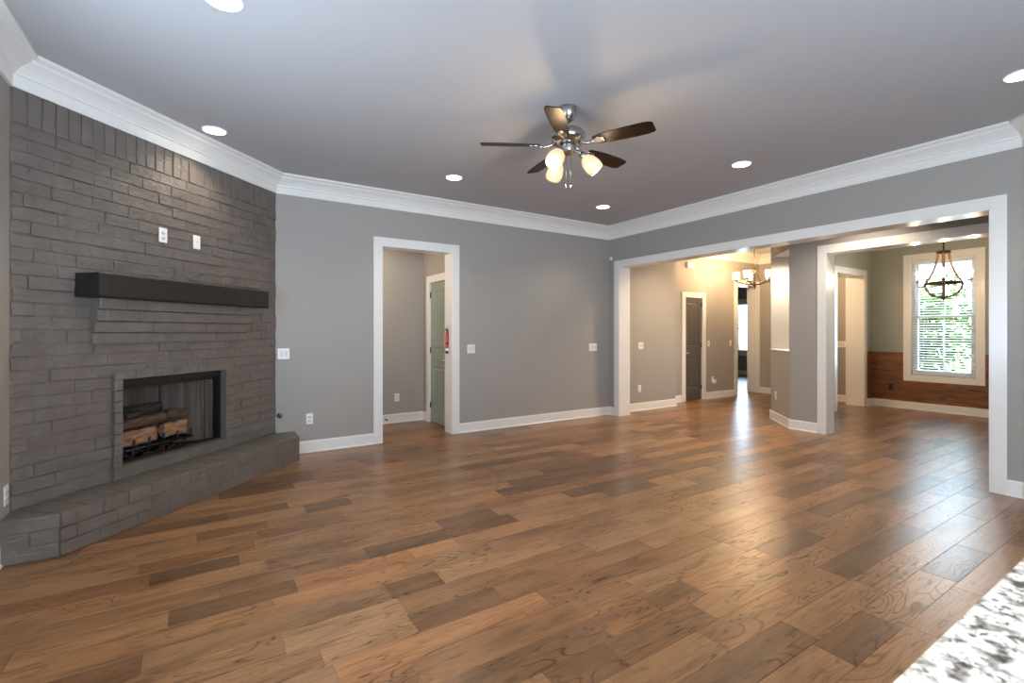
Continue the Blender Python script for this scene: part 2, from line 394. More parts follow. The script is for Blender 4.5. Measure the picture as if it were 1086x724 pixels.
# ------------------------------------------------------------------ walls
AO0, AO1, AT = 1.826, 2.763, 2.395     # doorway in the back wall
boxes('wall_back', 'grey', [(0.45, AO0, YA, 5.965, 0, CZ), (AO0, AO1, YA, 5.965, AT, CZ), (AO1, 7.25, YA, 5.965, 0, CZ)], 'grey wall with the tall cased doorway', 'wall')
boxes('wall_hall', 'grey', [(0.4, 2.98, 6.965, 7.08, 0, 2.62), (2.86, 2.98, 6.74, 6.965, 0, 2.62), (2.86, 2.98, 6.14, 6.74, 2.09, 2.62), (2.86, 2.98, 5.965, 6.14, 0, 2.62), (0.4, 0.5, 5.965, 6.965, 0, 2.62)], 'grey walls of the little hall', 'wall')
BO0, BO1 = 1.236, 5.54
boxes('wall_right', 'grey', [(XB, 5.81, BO1, YA, 0, CZ), (XB, 5.81, BO0, BO1, HD, CZ), (XB, 5.81, 0.4, BO0, 0, CZ)], 'grey wall with the wide cased opening', 'wall')
b = MB(); b.prism([(5.6, 1.04), (5.6, 0.85), (5.0, 0.25), (5.0, -2.4), (4.9, -2.4), (4.9, 0.34)], 0, CZ)
struct(b.build('wall_kitchen', 'grey'), 'grey angled wall at the kitchen', 'wall')
b = MB(); WL = (1.5, 3.1, 0.8, 2.3)
b.box(XL - 0.12, XL, WL[1], 4.45, 0, CZ); b.box(XL - 0.12, XL, -2.4, WL[0], 0, CZ)
b.box(XL - 0.12, XL, WL[0], WL[1], 0, WL[2]); b.box(XL - 0.12, XL, WL[0], WL[1], WL[3], CZ)
struct(b.build('wall_left', 'grey'), 'grey wall left of the fireplace', 'wall')
b = MB(); WR = (-0.2, 2.2, 0.75, 2.35)
b.box(XL - 0.12, WR[0], -2.52, -2.4, 0, CZ); b.box(WR[1], 5.1, -2.52, -2.4, 0, CZ)
b.box(WR[0], WR[1], -2.52, -2.4, 0, WR[2]); b.box(WR[0], WR[1], -2.52, -2.4, WR[3], CZ)
struct(b.build('wall_rear', 'grey'), 'grey wall behind the photographer', 'wall')
# added unseen boxes outside the two living room windows, blocking sky light
boxes('wall_sky_block', 'grey', [(-2.2, -2.1, 0.9, 3.7, -0.1, 3.1), (-2.1, XL - 0.12, 0.9, 1.0, -0.1, 3.1), (-2.1, XL - 0.12, 3.6, 3.7, -0.1, 3.1), (-2.2, XL - 0.12, 0.9, 3.7, 3.1, 3.2),
      (-0.8, 2.8, -3.7, -3.6, -0.1, 3.1), (-0.8, -0.7, -3.6, -2.52, -0.1, 3.1), (2.7, 2.8, -3.6, -2.52, -0.1, 3.1), (-0.8, 2.8, -3.7, -2.52, 3.1, 3.2),
      (-2.2, XL - 0.12, 0.9, 3.7, -0.2, -0.1), (-0.8, 2.8, -3.7, -2.52, -0.2, -0.1)], 'added grey boxes blocking the sky outside the unseen windows', 'wall')
# pillar between the two openings, with the diagonal niche face
def make_pillar():
    z0, z1 = 1.068, 2.51
    P2 = Vector((XF, 3.56)); d = Vector((1, 1)).normalized(); nrm = Vector((-1, 1)).normalized()
    ln = 0.852; P1 = P2 + d * ln
    body = [(XF, 3.09), tuple(P2), tuple(P1), (7.95, P1.y), (7.95, YH + 0.02), (7.86, YH + 0.02), (7.08, 3.14), (7.08, 3.09)]
    q = lambda t, o: tuple(P2 + d * t + nrm * o)
    hole = [(XF, 3.09), tuple(P2), q(0.025, 0), q(0.025, -0.36), q(ln - 0.022, -0.36), q(ln - 0.022, 0), tuple(P1), (7.95, P1.y), (7.95, YH + 0.02), (7.86, YH + 0.02), (7.08, 3.14), (7.08, 3.09)]
    b = MB(); b.prism(body, 0, z0); b.prism(hole, z0, z1); b.prism(body, z1, CZ)
    b.box(XF, 7.08, 0.9, 3.09, HD, CZ); b.box(XF, 7.08, 0.4, 0.9, 0, CZ)
    struct(b.build('wall_pillar', 'grey'), 'grey pillar wall with a niche in its angled face', 'wall')
    b = MB(); b.prism([q(0.005, 0.012), q(0.005, 0.0), q(0.026, 0), q(0.026, -0.358), q(ln - 0.023, -0.358), q(ln - 0.023, 0), q(ln - 0.005, 0), q(ln - 0.005, 0.012)], z0, z0 + 0.018)
    struct(b.build('trim_niche', 'trim', bev=0.003), 'white sill of the niche', 'sill')
    return P1
P1 = make_pillar()
HO0, HO1, HT = 9.05, 10.075, 2.365
boxes('wall_foyer', 'grey', [(7.25, 7.869, YD, 6.3, 0, CZ), (7.869, 8.418, YD, 6.3, 2.035, CZ), (8.418, 9.58, YD, 6.3, 0, CZ), (9.58, XE, YD, 6.3, 2.375, CZ), (7.25, 7.36, 5.96, YD, 0, CZ),
      (7.869, 8.418, 6.2, 6.3, 0, 2.035)], 'grey foyer wall with the narrow charcoal door', 'wall')
GW = (2.45, 3.325, 0.585, 2.605)
boxes('wall_dining', 'green', [(XE, XE + 0.18, 0.3, GW[0], 0, CZ), (XE, XE + 0.18, GW[1], 4.03, 0, CZ), (XE, XE + 0.18, GW[0], GW[1], 0, GW[2]), (XE, XE + 0.18, GW[0], GW[1], GW[3], CZ),
      (7.9, HO0, YH, 4.03, 0, CZ), (HO1, XE, YH, 4.03, 0, CZ), (HO0, HO1, YH, 4.03, HT, CZ), (7.08, XE + 0.18, 0.2, 0.3, 0, CZ)], 'sage grey dining room walls above the wood', 'wall')
ED = (4.60, 5.52, 2.1)
boxes('wall_entry', 'grey', [(XE, XE + 0.18, 4.03, ED[0], 0, CZ), (XE, XE + 0.18, ED[1], 6.3, 0, CZ), (XE, XE + 0.18, ED[0], ED[1], ED[2], CZ),
      (7.9, HO0, 4.03, P1.y, 0, CZ), (HO1, XE, 4.03, P1.y, 0, CZ), (HO0, HO1, 4.03, P1.y, HT, CZ)], 'grey entry wall of the foyer', 'wall')
FWN = (8.35, 9.45, 0.69, 2.30)
boxes('wall_far', 'grey', [(14.4, 14.55, 6.2, FWN[0], 0, CZ), (14.4, 14.55, FWN[1], 10.1, 0, CZ), (14.4, 14.55, FWN[0], FWN[1], 0, FWN[2]), (14.4, 14.55, FWN[0], FWN[1], FWN[3], CZ),
      (9.1, 9.2, 6.3, 10.1, 0, CZ), (9.2, 14.4, 10.0, 10.1, 0, CZ), (10.61, 14.4, 6.2, 6.3, 0, CZ)], 'grey walls of the far room', 'wall')
boxes('wall_passage_leak_block', 'grey', [(2.98, 3.9, 5.966, 6.0, 0, 2.62), (3.85, 3.9, 6.0, 7.0, 0, 2.62), (2.98, 3.9, 7.0, 7.05, 0, 2.62), (2.98, 3.9, 5.97, 7.05, 2.56, 2.62), (2.98, 3.9, 5.97, 7.05, -0.08, -0.002), (5.81, XF, 0.3, 0.4, 0, CZ)], 'grey end wall of the passage and added light-blocking box behind the hall door', 'wall')  # passage end wall, plus a box added to stop light leaking under the hall door

# wood wainscot of the dining room: horizontal boards (pattern inside one mesh per wall)
def wain(name, horizontal_x, a0, a1, face, cut=None):
    b = MB(); z = 0.0
    hs = [0.13, 0.145, 0.15, 0.14, 0.15, 0.145, 0.13]
    for i, h in enumerate(hs):
        z1 = min(z + h, 0.992); x = a0; seglen = [0.9, 1.6, 1.2, 2.0][i % 4]; j = 0
        while x < a1 - 1e-4:
            x2 = min(a1, x + (seglen if j else seglen * (0.4 + 0.17 * i)))
            segs = [(x, x2)]
            if cut and z1 > cut[2]:
                segs = [(max(x, lo), min(x2, hi)) for lo, hi in ((a0, cut[0]), (cut[1], a1))]
                if z < cut[2] - 0.01 and max(x, cut[0]) < min(x2, cut[1]) - 0.01:
                    b.box(face - 0.016, face, max(x, cut[0]), min(x2, cut[1]), z + 0.002, cut[2] + 0.006, (rnd.random(), rnd.random(), rnd.random()))
            for (p, q) in segs:
                if q - p < 0.01: continue
                t = (rnd.random(), rnd.random(), rnd.random())
                if horizontal_x: b.box(p + 0.0008, q - 0.0008, face - 0.016, face, z + 0.002, z1 - 0.001, t)
                else: b.box(face - 0.016, face, p + 0.0008, q - 0.0008, z + 0.002, z1 - 0.001, t)
            x = x2; j += 1
        z = z1
    return struct(b.build(name, 'pine'), 'knotty stained pine boards on the lower dining wall', 'wainscot')
wain('trim_wainscot', False, 0.3, YH - 0.016, XE, (GW[0] - 0.09, GW[1] + 0.09, GW[2] - 0.092))
wain('trim_wainscot_side', True, HO1 + 0.09, XE - 0.016, YH)

# ------------------------------------------------------------------ trim: crown, baseboards, casings
CROWN = [(0, 2.85), (0.016, 2.85), (0.018, 2.925), (0.030, 2.930), (0.032, 2.944), (0.040, 2.952), (0.058, 2.972), (0.082, 2.990), (0.104, 3.004), (0.112, 3.018), (0.124, 3.022), (0.140, 3.030), (0.140, 3.05), (0, 3.05)]
def sweep(name, prof, path, label, cat, m='trim'):
    b = MB(); b.sweep(prof, path); return struct(b.build(name, m), label, cat)
sweep('trim_crown', CROWN, [(XL, -2.4), FW, tuple(FC), (XB, YA), (XB, 1.04), (4.9, 0.34), (4.9, -2.4)], 'white crown moulding round the living room', 'crown moulding')
sweep('trim_crown_foyer', CROWN, [(5.81, YA), (7.25, YA), (7.25, YD), (XE, YD), (XE, P1.y), (7.55, P1.y)], 'white crown moulding in the foyer', 'crown moulding')
sweep('trim_crown_dining', CROWN, [(7.7, YH), (XE, YH), (XE, 0.3)], 'white crown moulding in the dining room', 'crown moulding')
BASE = [(0, 0), (0.024, 0), (0.024, 0.008), (0.016, 0.018), (0.0155, 0.118), (0.012, 0.13), (0, 0.13)]
CW = 0.092
nb = [0]
def base(path, label='white baseboard'):
    nb[0] += 1
    sweep('baseboard_%d' % nb[0], BASE, path, label, 'baseboard')
base([(0.853, YA), (AO0 - CW, YA)], 'white baseboard between the hearth and the doorway')
base([(AO1 + CW, YA), (XB, YA), (XB, BO1 + CW - 0.006)], 'white baseboard between the doorway and the wide opening')
base([(XB, BO0 - CW), (XB, 1.04), (4.9, 0.34)], 'white baseboard right of the wide opening')
base([(5.83, YA), (7.25, YA), (7.25, YD), (7.869 - CW, YD)], 'white baseboard left of the charcoal door')
base([(8.418 + CW, YD), (9.58 - CW, YD)], 'white baseboard right of the charcoal door')
base([(XE, YD), (XE, ED[1] + CW)], 'white baseboard of the foyer end wall')
base([(XE, ED[0] - CW), (XE, P1.y)], 'white baseboard past the dining doorway')
base([(0.5, 6.965), (2.86, 6.965), (2.86, 6.74 + CW)], 'white baseboard in the hall')
base([(HO1 + CW, YH - 0.016), (XE - 0.016, YH - 0.016), (XE - 0.016, 0.3)], 'white baseboard under the pine boards')
base([(7.95, P1.y), tuple(P1), (XF, 3.56), (XF, 3.09 + CW)][::1], 'white baseboard round the pillar')
base([(14.4, 10.0), (14.4, 6.3)], 'white baseboard in the far room')
base([(XL, -2.4), (XL, 3.905)], 'white baseboard on the left wall')
def casing(name, axis, a0, a1, top, front, back, label, sill=None, both=True, jt=0.018, side=-1):
    """cased opening; axis 'x': opening runs along x, faces at y=front (towards -y) and y=back."""
    b = MB()
    def bx(p0, p1, q0, q1, z0, z1):
        if axis == 'x': b.box(p0, p1, q0, q1, z0, z1)
        else: b.box(q0, q1, p0, p1, z0, z1)
    z0 = 0 if sill is None else sill
    for f, s in ((front, -1), (back, 1)) if both else ((front, -1),):
        q0, q1 = f, f + s * 0.02
        bx(a0 - CW, a0 + 0.004, q0, q1, z0 - (CW if sill else 0), top + CW)
        bx(a1 - 0.004, a1 + CW, q0, q1, z0 - (CW if sill else 0), top + CW)
        bx(a0 + 0.004, a1 - 0.004, q0, q1 - s * 0.0005, top - 0.004, top + CW)
        if sill: bx(a0 + 0.004, a1 - 0.004, q0, q1 - s * 0.0005, sill - CW, sill + 0.004)
    e = 0.019
    f0, b0 = front - e, back + (e if both else 0)
    bx(a0, a0 + jt, f0, b0, z0, top); bx(a1 - jt, a1, f0, b0, z0, top); bx(a0 + jt, a1 - jt, f0, b0, top - jt, top)
    if sill: bx(a0 + jt, a1 - jt, f0, b0, sill, sill + jt)
    return struct(b.build(name, 'trim', bev=0.002), label, 'door casing' if not sill else 'window casing')
casing('trim_1', 'x', AO0 - 0.012, AO1 + 0.012, AT + 0.012, YA, 5.965, 'white casing of the tall doorway')
casing('trim_2', 'y', BO0 - 0.012, BO1 + 0.012, HD + 0.012, XB, 5.81, 'white casing of the wide opening')
casing('trim_3', 'y', 0.9, 3.09 + 0.012, HD + 0.012, XF, 7.08, 'white casing of the dining room opening')
casing('trim_4', 'x', HO0 - 0.012, HO1 + 0.012, HT + 0.012, YH, P1.y, 'white casing of the inner dining doorway')
casing('trim_5', 'x', 7.869, 8.418, 2.035, YD, YD + 0.1, 'white casing of the charcoal door', both=False, jt=0.012)
# opening to the far room: its right jamb is flush with the end wall
b = MB(); D0, D1, DT = 9.58, XE, 2.375
b.box(D0 - CW, D0 + 0.004, YD - 0.02, YD, 0, DT + CW); b.box(D0 + 0.004, D1 - 0.001, YD - 0.0195, YD, DT - 0.004, DT + CW)
b.box(D0, D0 + 0.018, YD - 0.019, 6.32, 0, DT); b.box(D1 - 0.02, D1, YD - 0.019, 6.32, 0, DT); b.box(D0 + 0.018, D1 - 0.02, YD - 0.019, 6.32, DT - 0.018, DT)
struct(b.build('trim_6', 'trim', bev=0.002), 'white casing of the opening to the far room', 'door casing')
casing('trim_7', 'y', 6.14, 6.74, 2.09, 2.86, 2.98, 'white casing of the sage hall door', both=False, jt=0.012)
casing('trim_8', 'y', ED[0], ED[1], ED[2], XE, XE + 0.18, 'white casing of the front door', both=False)
casing('trim_9', 'y', GW[0], GW[1], GW[3], XE, XE + 0.18, 'white casing of the dining window', sill=GW[2], both=False)
casing('trim_10', 'y', FWN[0], FWN[1], FWN[3], 14.4, 14.55, 'white casing of the far window', sill=FWN[2], both=False)

# ------------------------------------------------------------------ doors
def door(name, w, h, m, loc, rotz, label, knob, knob_side, top=(1.055, 1.925), bot=(0.235, 0.825), st=0.105):
    """slab local: x 0..w, front face at y=0 facing -y, z 0..h"""
    e = struct(thing(name, label, 'door', loc, rotz))
    b = MB(); T = 0.038
    xs = (0, st, w - st, w); zs = (0, bot[0], bot[1], top[0], top[1], h)
    b.box(0, st, 0, T, 0, h); b.box(w - st, w, 0, T, 0, h)
    for z0, z1 in ((0, bot[0]), (bot[1], top[0]), (top[1], h)): b.box(st, w - st, 0, T, z0, z1)
    b.build('stile_frame', m, e)
    for z0, z1 in (bot, top):
        p = MB(); d = 0.035
        o = [(st, z0), (w - st, z0), (w - st, z1), (st, z1)]
        def ring(k, y): return [p.bm.verts.new((x + (k if x < w / 2 else -k), y, z + (k if z < (z0 + z1) / 2 else -k))) for x, z in o]
        rs = [ring(0, 0.001), ring(0.012, 0.011), ring(0.022, 0.011), ring(0.045, 0.004)]
        for a, c in zip(rs, rs[1:]):
            for i in range(4): p.bm.faces.new((a[i], a[(i + 1) % 4], c[(i + 1) % 4], c[i]))
        p.bm.faces.new(rs[-1])
        pb = ring(0, T - 0.002); p.bm.faces.new(pb)
        for i in range(4): p.bm.faces.new((rs[0][i], pb[i], pb[(i + 1) % 4], rs[0][(i + 1) % 4]))
        p.build('door_panel', m, e)
    kx = 0.06 if knob_side == 'L' else w - 0.06
    if knob == 'knob':
        k = MB(); k.lathe([(0, 0), (0.027, 0), (0.027, 0.006), (0.010, 0.010), (0.010, 0.028), (0.024, 0.034), (0.028, 0.046), (0.022, 0.058), (0, 0.062)], (kx, 0, 0.92), (0, -1, 0), 18)
        k.build('door_knob', 'nickel', e)
    else:
        k = MB(); k.lathe([(0, 0), (0.028, 0), (0.028, 0.008), (0.011, 0.012), (0.011, 0.045), (0, 0.045)], (kx, 0, 0.92), (0, -1, 0), 18)
        s = 1 if knob_side == 'L' else -1
        k.tube([(kx, -0.042, 0.92), (kx + s * 0.03, -0.046, 0.922), (kx + s * 0.08, -0.046, 0.918), (kx + s * 0.12, -0.042, 0.912)], [0.010, 0.009, 0.008, 0.006], 8)
        k.build('door_handle', 'nickel', e)
    hx = w - 0.002 if knob_side == 'L' else 0.002
    for z in (0.2, 1.02, 1.84):
        hb = MB(); hb.tube([(hx, -0.006, z), (hx, -0.006, z + 0.09)], 0.008, 8); hb.box(hx - 0.012, hx + 0.012, -0.0015, 0.002, z, z + 0.09)
        hb.build('hinge', 'bronze', e)
    return e
door('door_1', 0.525, 2.005, 'doorgrey', (7.881, YD + 0.015, 0.014), 0, 'narrow charcoal two-panel door in the foyer wall', 'knob', 'L')
# hall door: slab x runs along -y (front faces -x)
door('door_2', 0.574, 2.06, 'doorgreen', (2.86 + 0.012, 6.727, 0.014), R(-90), 'sage two-panel door seen inside the tall doorway', 'lever', 'R', top=(1.07, 1.95))
door('door_3', 0.884, 2.075, 'doorgrey', (XE + 0.03, ED[1] - 0.018, 0.008), R(-90), 'charcoal front door behind the pillar', 'lever', 'R', top=(1.07, 1.95))

# ------------------------------------------------------------------ windows
def window(name, y0, y1, z0, z1, x, label, zmid, muntin=False):
    """double-hung window in a wall at constant x"""
    e = struct(thing(name, label, 'window', (x, (y0 + y1) / 2, z0)))
    h = z1 - z0; w = (y1 - y0) / 2; zm = zmid - z0
    f = MB(); t = 0.035
    f.box(0.05, 0.13, -w, -w + t, 0, h); f.box(0.05, 0.13, w - t, w, 0, h); f.box(0.05, 0.13, -w + t, w - t, h - t, h); f.box(0.05, 0.13, -w + t, w - t, 0, t)
    f.build('window_frame', 'vinyl', e)
    for nm, a, c, xx in (('lower_sash', t, zm + 0.025, 0.055), ('upper_sash', zm - 0.025, h - t, 0.092)):
        s = MB(); q = 0.042; i = w - t
        s.box(xx, xx + 0.035, -i, -i + q, a, c); s.box(xx, xx + 0.035, i - q, i, a, c)
        s.box(xx, xx + 0.035, -i + q, i - q, a, a + q); s.box(xx, xx + 0.035, -i + q, i - q, c - q, c)
        if muntin: s.box(xx + 0.012, xx + 0.024, -0.01, 0.01, a + q, c - q)
        so = s.build(nm, 'vinyl', e)
        g = MB(); g.box(xx + 0.015, xx + 0.021, -i + q, i - q, a + q, c - q); g.build('glass_pane', 'glass', so)
    return e
window('window_1', GW[0] + 0.018, GW[1] - 0.018, GW[2] + 0.018, GW[3] - 0.018, XE, 'double-hung dining window looking out on leaves', 1.61, True)
window('window_2', FWN[0] + 0.018, FWN[1] - 0.018, FWN[2] + 0.018, FWN[3] - 0.018, 14.4, 'bright window of the far room', 1.46)
def plainwin(name, w, h, loc, rotz, n, label):
    e = struct(thing(name, label, 'window', loc, rotz))
    f = MB(); t = 0.05
    for i in range(n + 1):
        x = -w / 2 + t / 2 + i * (w - t) / n; f.box(x - t / 2, x + t / 2, 0.03, 0.09, 0, h)
    for i in range(n):
        a = -w / 2 + t + i * (w - t) / n; c = -w / 2 + (i + 1) * (w - t) / n
        f.box(a, c, 0.03, 0.09, 0, t); f.box(a, c, 0.03, 0.09, h - t, h); f.box(a, c, 0.04, 0.08, h * 0.5 - 0.02, h * 0.5 + 0.02)
    f.build('window_frame', 'vinyl', e)
plainwin('window_3', 2.4, 1.6, (1.0, -2.4, 0.75), R(180), 3, 'wide window behind the photographer')
plainwin('window_4', 1.6, 1.5, (XL, 2.3, 0.8), R(90), 3, 'window in the left wall behind the photographer')

# ------------------------------------------------------------------ fireplace (local: x = s from the right corner, y = out of the wall)
fp = thing('fireplace', 'dark grey painted brick corner fireplace with raised hearth and black firebox', 'fireplace', (FC.x, FC.y, 0), R(225))
CH = 0.085; HZ = 0.257
OS0, OS1, OZ0, OZ1 = 0.705, 1.676, 0.352, 0.995
def fireplace():
    b = MB()
    back = -0.03
    # backing masonry with the opening
    b.box(0.0, OS0 - 0.02, -0.30, -0.003, 0, CZ - 0.002); b.box(OS1 + 0.02, FL_, -0.30, -0.003, 0, CZ - 0.002)
    b.box(OS0 - 0.02, OS1 + 0.02, -0.30, -0.003, OZ1 + 0.02, CZ - 0.002); b.box(OS0 - 0.02, OS1 + 0.02, -0.30, -0.003, 0, OZ0 - 0.02)
    b.build('masonry_core', 'brick', fp)
    b = MB(); LB = 0.2475; g = 0.0035
    for r in range(28):
        z0 = HZ + r * CH; z1 = z0 + CH
        s = 0.004 - (LB * 0.5 if r % 2 else 0) + rnd.uniform(-0.03, 0.03)
        while s < FL_ - 0.004:
            ln = LB * rnd.choice((1, 1, 1, 1, 0.98, 1.03))
            a, c = max(0.004, s), min(FL_ - 0.004, s + ln); s += ln
            segs = [(a, c)]
            if z1 < 1.03: segs = [(max(a, lo), min(c, hi)) for lo, hi in ((0.004, 0.615), (1.738, FL_ - 0.004))]
            for p, q in segs:
                if q - p < 0.02: continue
                b.brick(p + g * 0.3, q - g * 0.3, -0.01, rnd.uniform(0.001, 0.010), z0 + g * rnd.uniform(0.6, 1.6), z1 - g * rnd.uniform(0.2, 0.9), 0.004, 0.0026)
    s = 0.004
    z0 = HZ + 28 * CH
    while s < FL_ - 0.02:
        c = min(FL_ - 0.004, s + 0.0775)
        b.brick(s + g, c - g, -0.01, rnd.uniform(0.004, 0.010), z0 + 0.004, 2.853 + 0.03, 0.004, 0.0015); s = c
    b.build('brick_face', 'brick', fp)
    # corbelled courses below the mantel, each stepping out
    b = MB()
    for k in range(4):
        z0 = 1.262 + k * 0.0825; off = 0.032 + 0.022 * k; s = 0.452
        j = 0
        while s < 1.888:
            ln = (0.25 if k < 3 else 0.155) * (1 if j or k % 2 else 0.5); c = min(1.89, s + ln)
            if 1.89 - c < 0.05: c = 1.89
            b.brick(s + 0.0015, c - 0.0015, 0.0, off + rnd.uniform(0, 0.004), z0 + 0.0025, z0 + 0.0825 - 0.001, 0.004, 0.0015); s = c; j += 1
    b.build('corbel', 'brick', fp)
    # brick surround of the opening
    b = MB(); F0, Fb = 0.032, -0.035
    z = HZ + 0.002
    b.brick(0.617, 1.738, Fb, F0, z, OZ0, 0.004, 0.001)
    z = OZ0
    while z < OZ1 - 0.01:
        c = min(OZ1, z + 0.0805)
        b.brick(OS1, 1.738 + rnd.uniform(-0.004, 0.002), Fb, F0 + rnd.uniform(-0.003, 0.003), z + 0.0015, c - 0.001, 0.003, 0.0015)
        b.brick(0.617, OS0, Fb, F0 + rnd.uniform(-0.003, 0.003), z + 0.0015, c - 0.001, 0.003, 0.0015); z = c
    s = 0.617
    while s < 1.73:
        c = min(1.738, s + 0.08)
        b.brick(s + 0.001, c - 0.001, Fb, F0 + rnd.uniform(-0.002, 0.002), OZ1, 1.056, 0.003, 0.0012); s = c
    b.build('surround', 'brick', fp)
    # metal frame and firebox
    b = MB(); y0, y1 = -0.10, -0.036
    b.box(OS0 - 0.015, OS0 + 0.026, y0, y1, OZ0, OZ1); b.box(OS1 - 0.026, OS1 + 0.015, y0, y1, OZ0, OZ1)
    b.box(OS0 + 0.026, OS1 - 0.026, y0, y1, OZ1 - 0.055, OZ1 + 0.015); b.box(OS0 + 0.026, OS1 - 0.026, y0, y1, OZ0 - 0.015, OZ0 + 0.012)
    b.build('firebox_frame', 'black', fp)
    b = MB(); zb, zt = OZ0 - 0.02, OZ1 - 0.03
    poly = [(0.73, -0.10), (0.73, -0.19), (0.95, -0.46), (1.43, -0.46), (1.651, -0.19), (1.651, -0.10)]
    th = [(0.70, -0.10), (0.70, -0.20), (0.935, -0.49), (1.445, -0.49), (1.681, -0.20), (1.681, -0.10)]
    for i in range(5):
        u = lambda a, c, t: (a[0] + (c[0] - a[0]) * t, a[1] + (c[1] - a[1]) * t)
        b.prism([u(poly[i], poly[i + 1], 0.02), u(poly[i], poly[i + 1], 0.98), u(th[i], th[i + 1], 0.98), u(th[i], th[i + 1], 0.02)], zb, zt)
    b.build('firebox_panel', 'panel', fp)
    b = MB(); t2 = [(0.68, -0.10), (0.68, -0.21), (0.925, -0.51), (1.455, -0.51), (1.70, -0.21), (1.70, -0.10)]
    for i in range(5): b.prism([th[i], th[i + 1], t2[i + 1], t2[i]], zb - 0.02, zt + 0.02)
    b.build('firebox_casing', 'black', fp)
    b = MB(); b.prism(th, zb - 0.02, zb); b.build('firebox_floor', 'black', fp)
    b = MB(); b.prism(th, zt, zt + 0.02); b.build('firebox_top', 'black', fp)
    b = MB(); b.box(OS0 + 0.03, OS1 - 0.03, -0.102, -0.098, OZ1 - 0.085, OZ1 - 0.055); b.build('smoke_shield', 'black', fp)
    # hearth
    hs0, hs1, ho = 0.104, 2.305, 0.356
    b = MB()
    loc = lambda x, y: ((Vector((x, y)) - FC).dot(Vector((-1, -1)).normalized()), (Vector((x, y)) - FC).dot(Vector((1, -1)).normalized()))
    b.prism([loc(*FC), loc(0.849, YA - 0.002), loc(0.849, 5.452), loc(-0.722, 3.909), loc(XL + 0.002, 3.909), loc(*FW)], 0, HZ - 0.006)
    b.build('hearth_core', 'brick', fp)
    b = MB()
    for r in range(2):
        s = hs0 - (0.11 if r else 0.0); z0 = r * CH
        while s < hs1:
            c = min(hs1, s + 0.2475); a = max(hs0, s); s += 0.2475
            if c - a > 0.02: b.brick(a + 0.0015, c - 0.0015, 0.30, ho + rnd.uniform(-0.004, 0.004), z0 + 0.002, z0 + CH - 0.002, 0.004, 0.0018)
    # rowlock cap: bricks across the hearth, split once in depth
    n = 27; wd_ = (hs1 - hs0) / n
    for i in range(n):
        a = hs0 + i * wd_
        b.brick(a + 0.0015, a + wd_ - 0.0015, 0.155, ho + rnd.uniform(-0.002, 0.005), 2 * CH + 0.002, HZ + rnd.uniform(-0.002, 0.002), 0.004, 0.0015)
    n = 27; a0, a1 = 0.03, FL_ - 0.03
    for i in range(n):
        a = a0 + i * (a1 - a0) / n; c = a + (a1 - a0) / n
        b.box(a + 0.0015, c - 0.0015, 0.012, 0.152, HZ - 0.03, HZ + rnd.uniform(-0.002, 0.0015))
    b.build('hearth', 'brick', fp)
    # left return of the hearth, facing the room
    b = MB()
    for r in range(3):
        for a, c in (((0, 0.262),) if r % 2 == 0 else ((0, 0.13), (0.13, 0.262))):
            b.brick(a + 0.001, c - 0.001, -0.05, rnd.uniform(-0.002, 0.003), r * CH + 0.002, (r + 1) * CH - 0.001, 0.004, 0.0015)
    o = b.build('hearth_return', 'brick', fp)
    o.matrix_local = Matrix.Rotation(R(-225), 4, 'Z') @ Matrix.Translation(Vector((-0.728 - FC.x, 3.905 - FC.y, 0))) @ Matrix.Rotation(R(180), 4, 'Z')
    # mantel beam
    b = MB(); nx = 24
    x0, x1, d, z0, z1 = 0.375, 1.985, 0.216, 1.588, 1.752
    rings = []
    for i in range(nx + 1):
        x = x0 + (x1 - x0) * i / nx; q = lambda: rnd.uniform(-0.002, 0.002)
        rings.append([b.bm.verts.new(p) for p in ((x, 0.0, z0), (x, d - 0.008, z0 + q()), (x, d + q(), z0 + 0.008 + q()), (x, d + q(), z1 - 0.008 + q()), (x, d - 0.008, z1 + q()), (x, 0.0, z1))])
    for a, c in zip(rings, rings[1:]):
        for j in range(6): b.bm.faces.new((a[j], a[(j + 1) % 6], c[(j + 1) % 6], c[j]))
    b.bm.faces.new(rings[0][::-1]); b.bm.faces.new(rings[-1])
    mo = b.build('mantel', 'mantel', fp); mo['label'] = 'near-black wooden beam mantel'
fireplace()

# log set (own things, laid in the firebox; same local frame)
FM = Matrix.Translation((FC.x, FC.y, 0)) @ Matrix.Rotation(R(225), 4, 'Z')
ZF = OZ0 - 0.02
def fplace(o): o.matrix_world = FM @ o.matrix_world; return o
b = MB()
for y in (-0.17, -0.25, -0.33): b.tube([(0.88, y, ZF + 0.075), (1.50, y, ZF + 0.075)], 0.009, 8)
for s in (0.93, 1.06, 1.19, 1.32, 1.45):
    b.tube([(s, -0.36, ZF + 0.085), (s, -0.16, ZF + 0.085), (s, -0.145, ZF + 0.10), (s, -0.142, ZF + 0.155)], 0.0085, 8)
for s in (0.95, 1.43):
    for y in (-0.18, -0.33): b.tube([(s, y, ZF), (s, y, ZF + 0.075)], 0.009, 8)
fplace(tag(b.build('fire_grate', 'black'), 'black steel fire grate with upright prongs inside the firebox', 'grate'))
b = MB()
for i in range(46):
    c = Vector((rnd.uniform(0.92, 1.46), rnd.uniform(-0.36, -0.14), ZF + 0.012)); r_ = rnd.uniform(0.010, 0.022)
    m4 = Matrix.Translation(c) @ Matrix.Rotation(rnd.random() * 3, 4, 'Z') @ Matrix.Diagonal((1.3, 1, 0.7, 1))
    bmesh.ops.create_icosphere(b.bm, subdivisions=1, radius=r_, matrix=m4)
eo = fplace(tag(b.build('ember_bed', 'logchar'), 'dark cinders on the firebox floor below the grate', 'embers')); eo['kind'] = 'stuff'
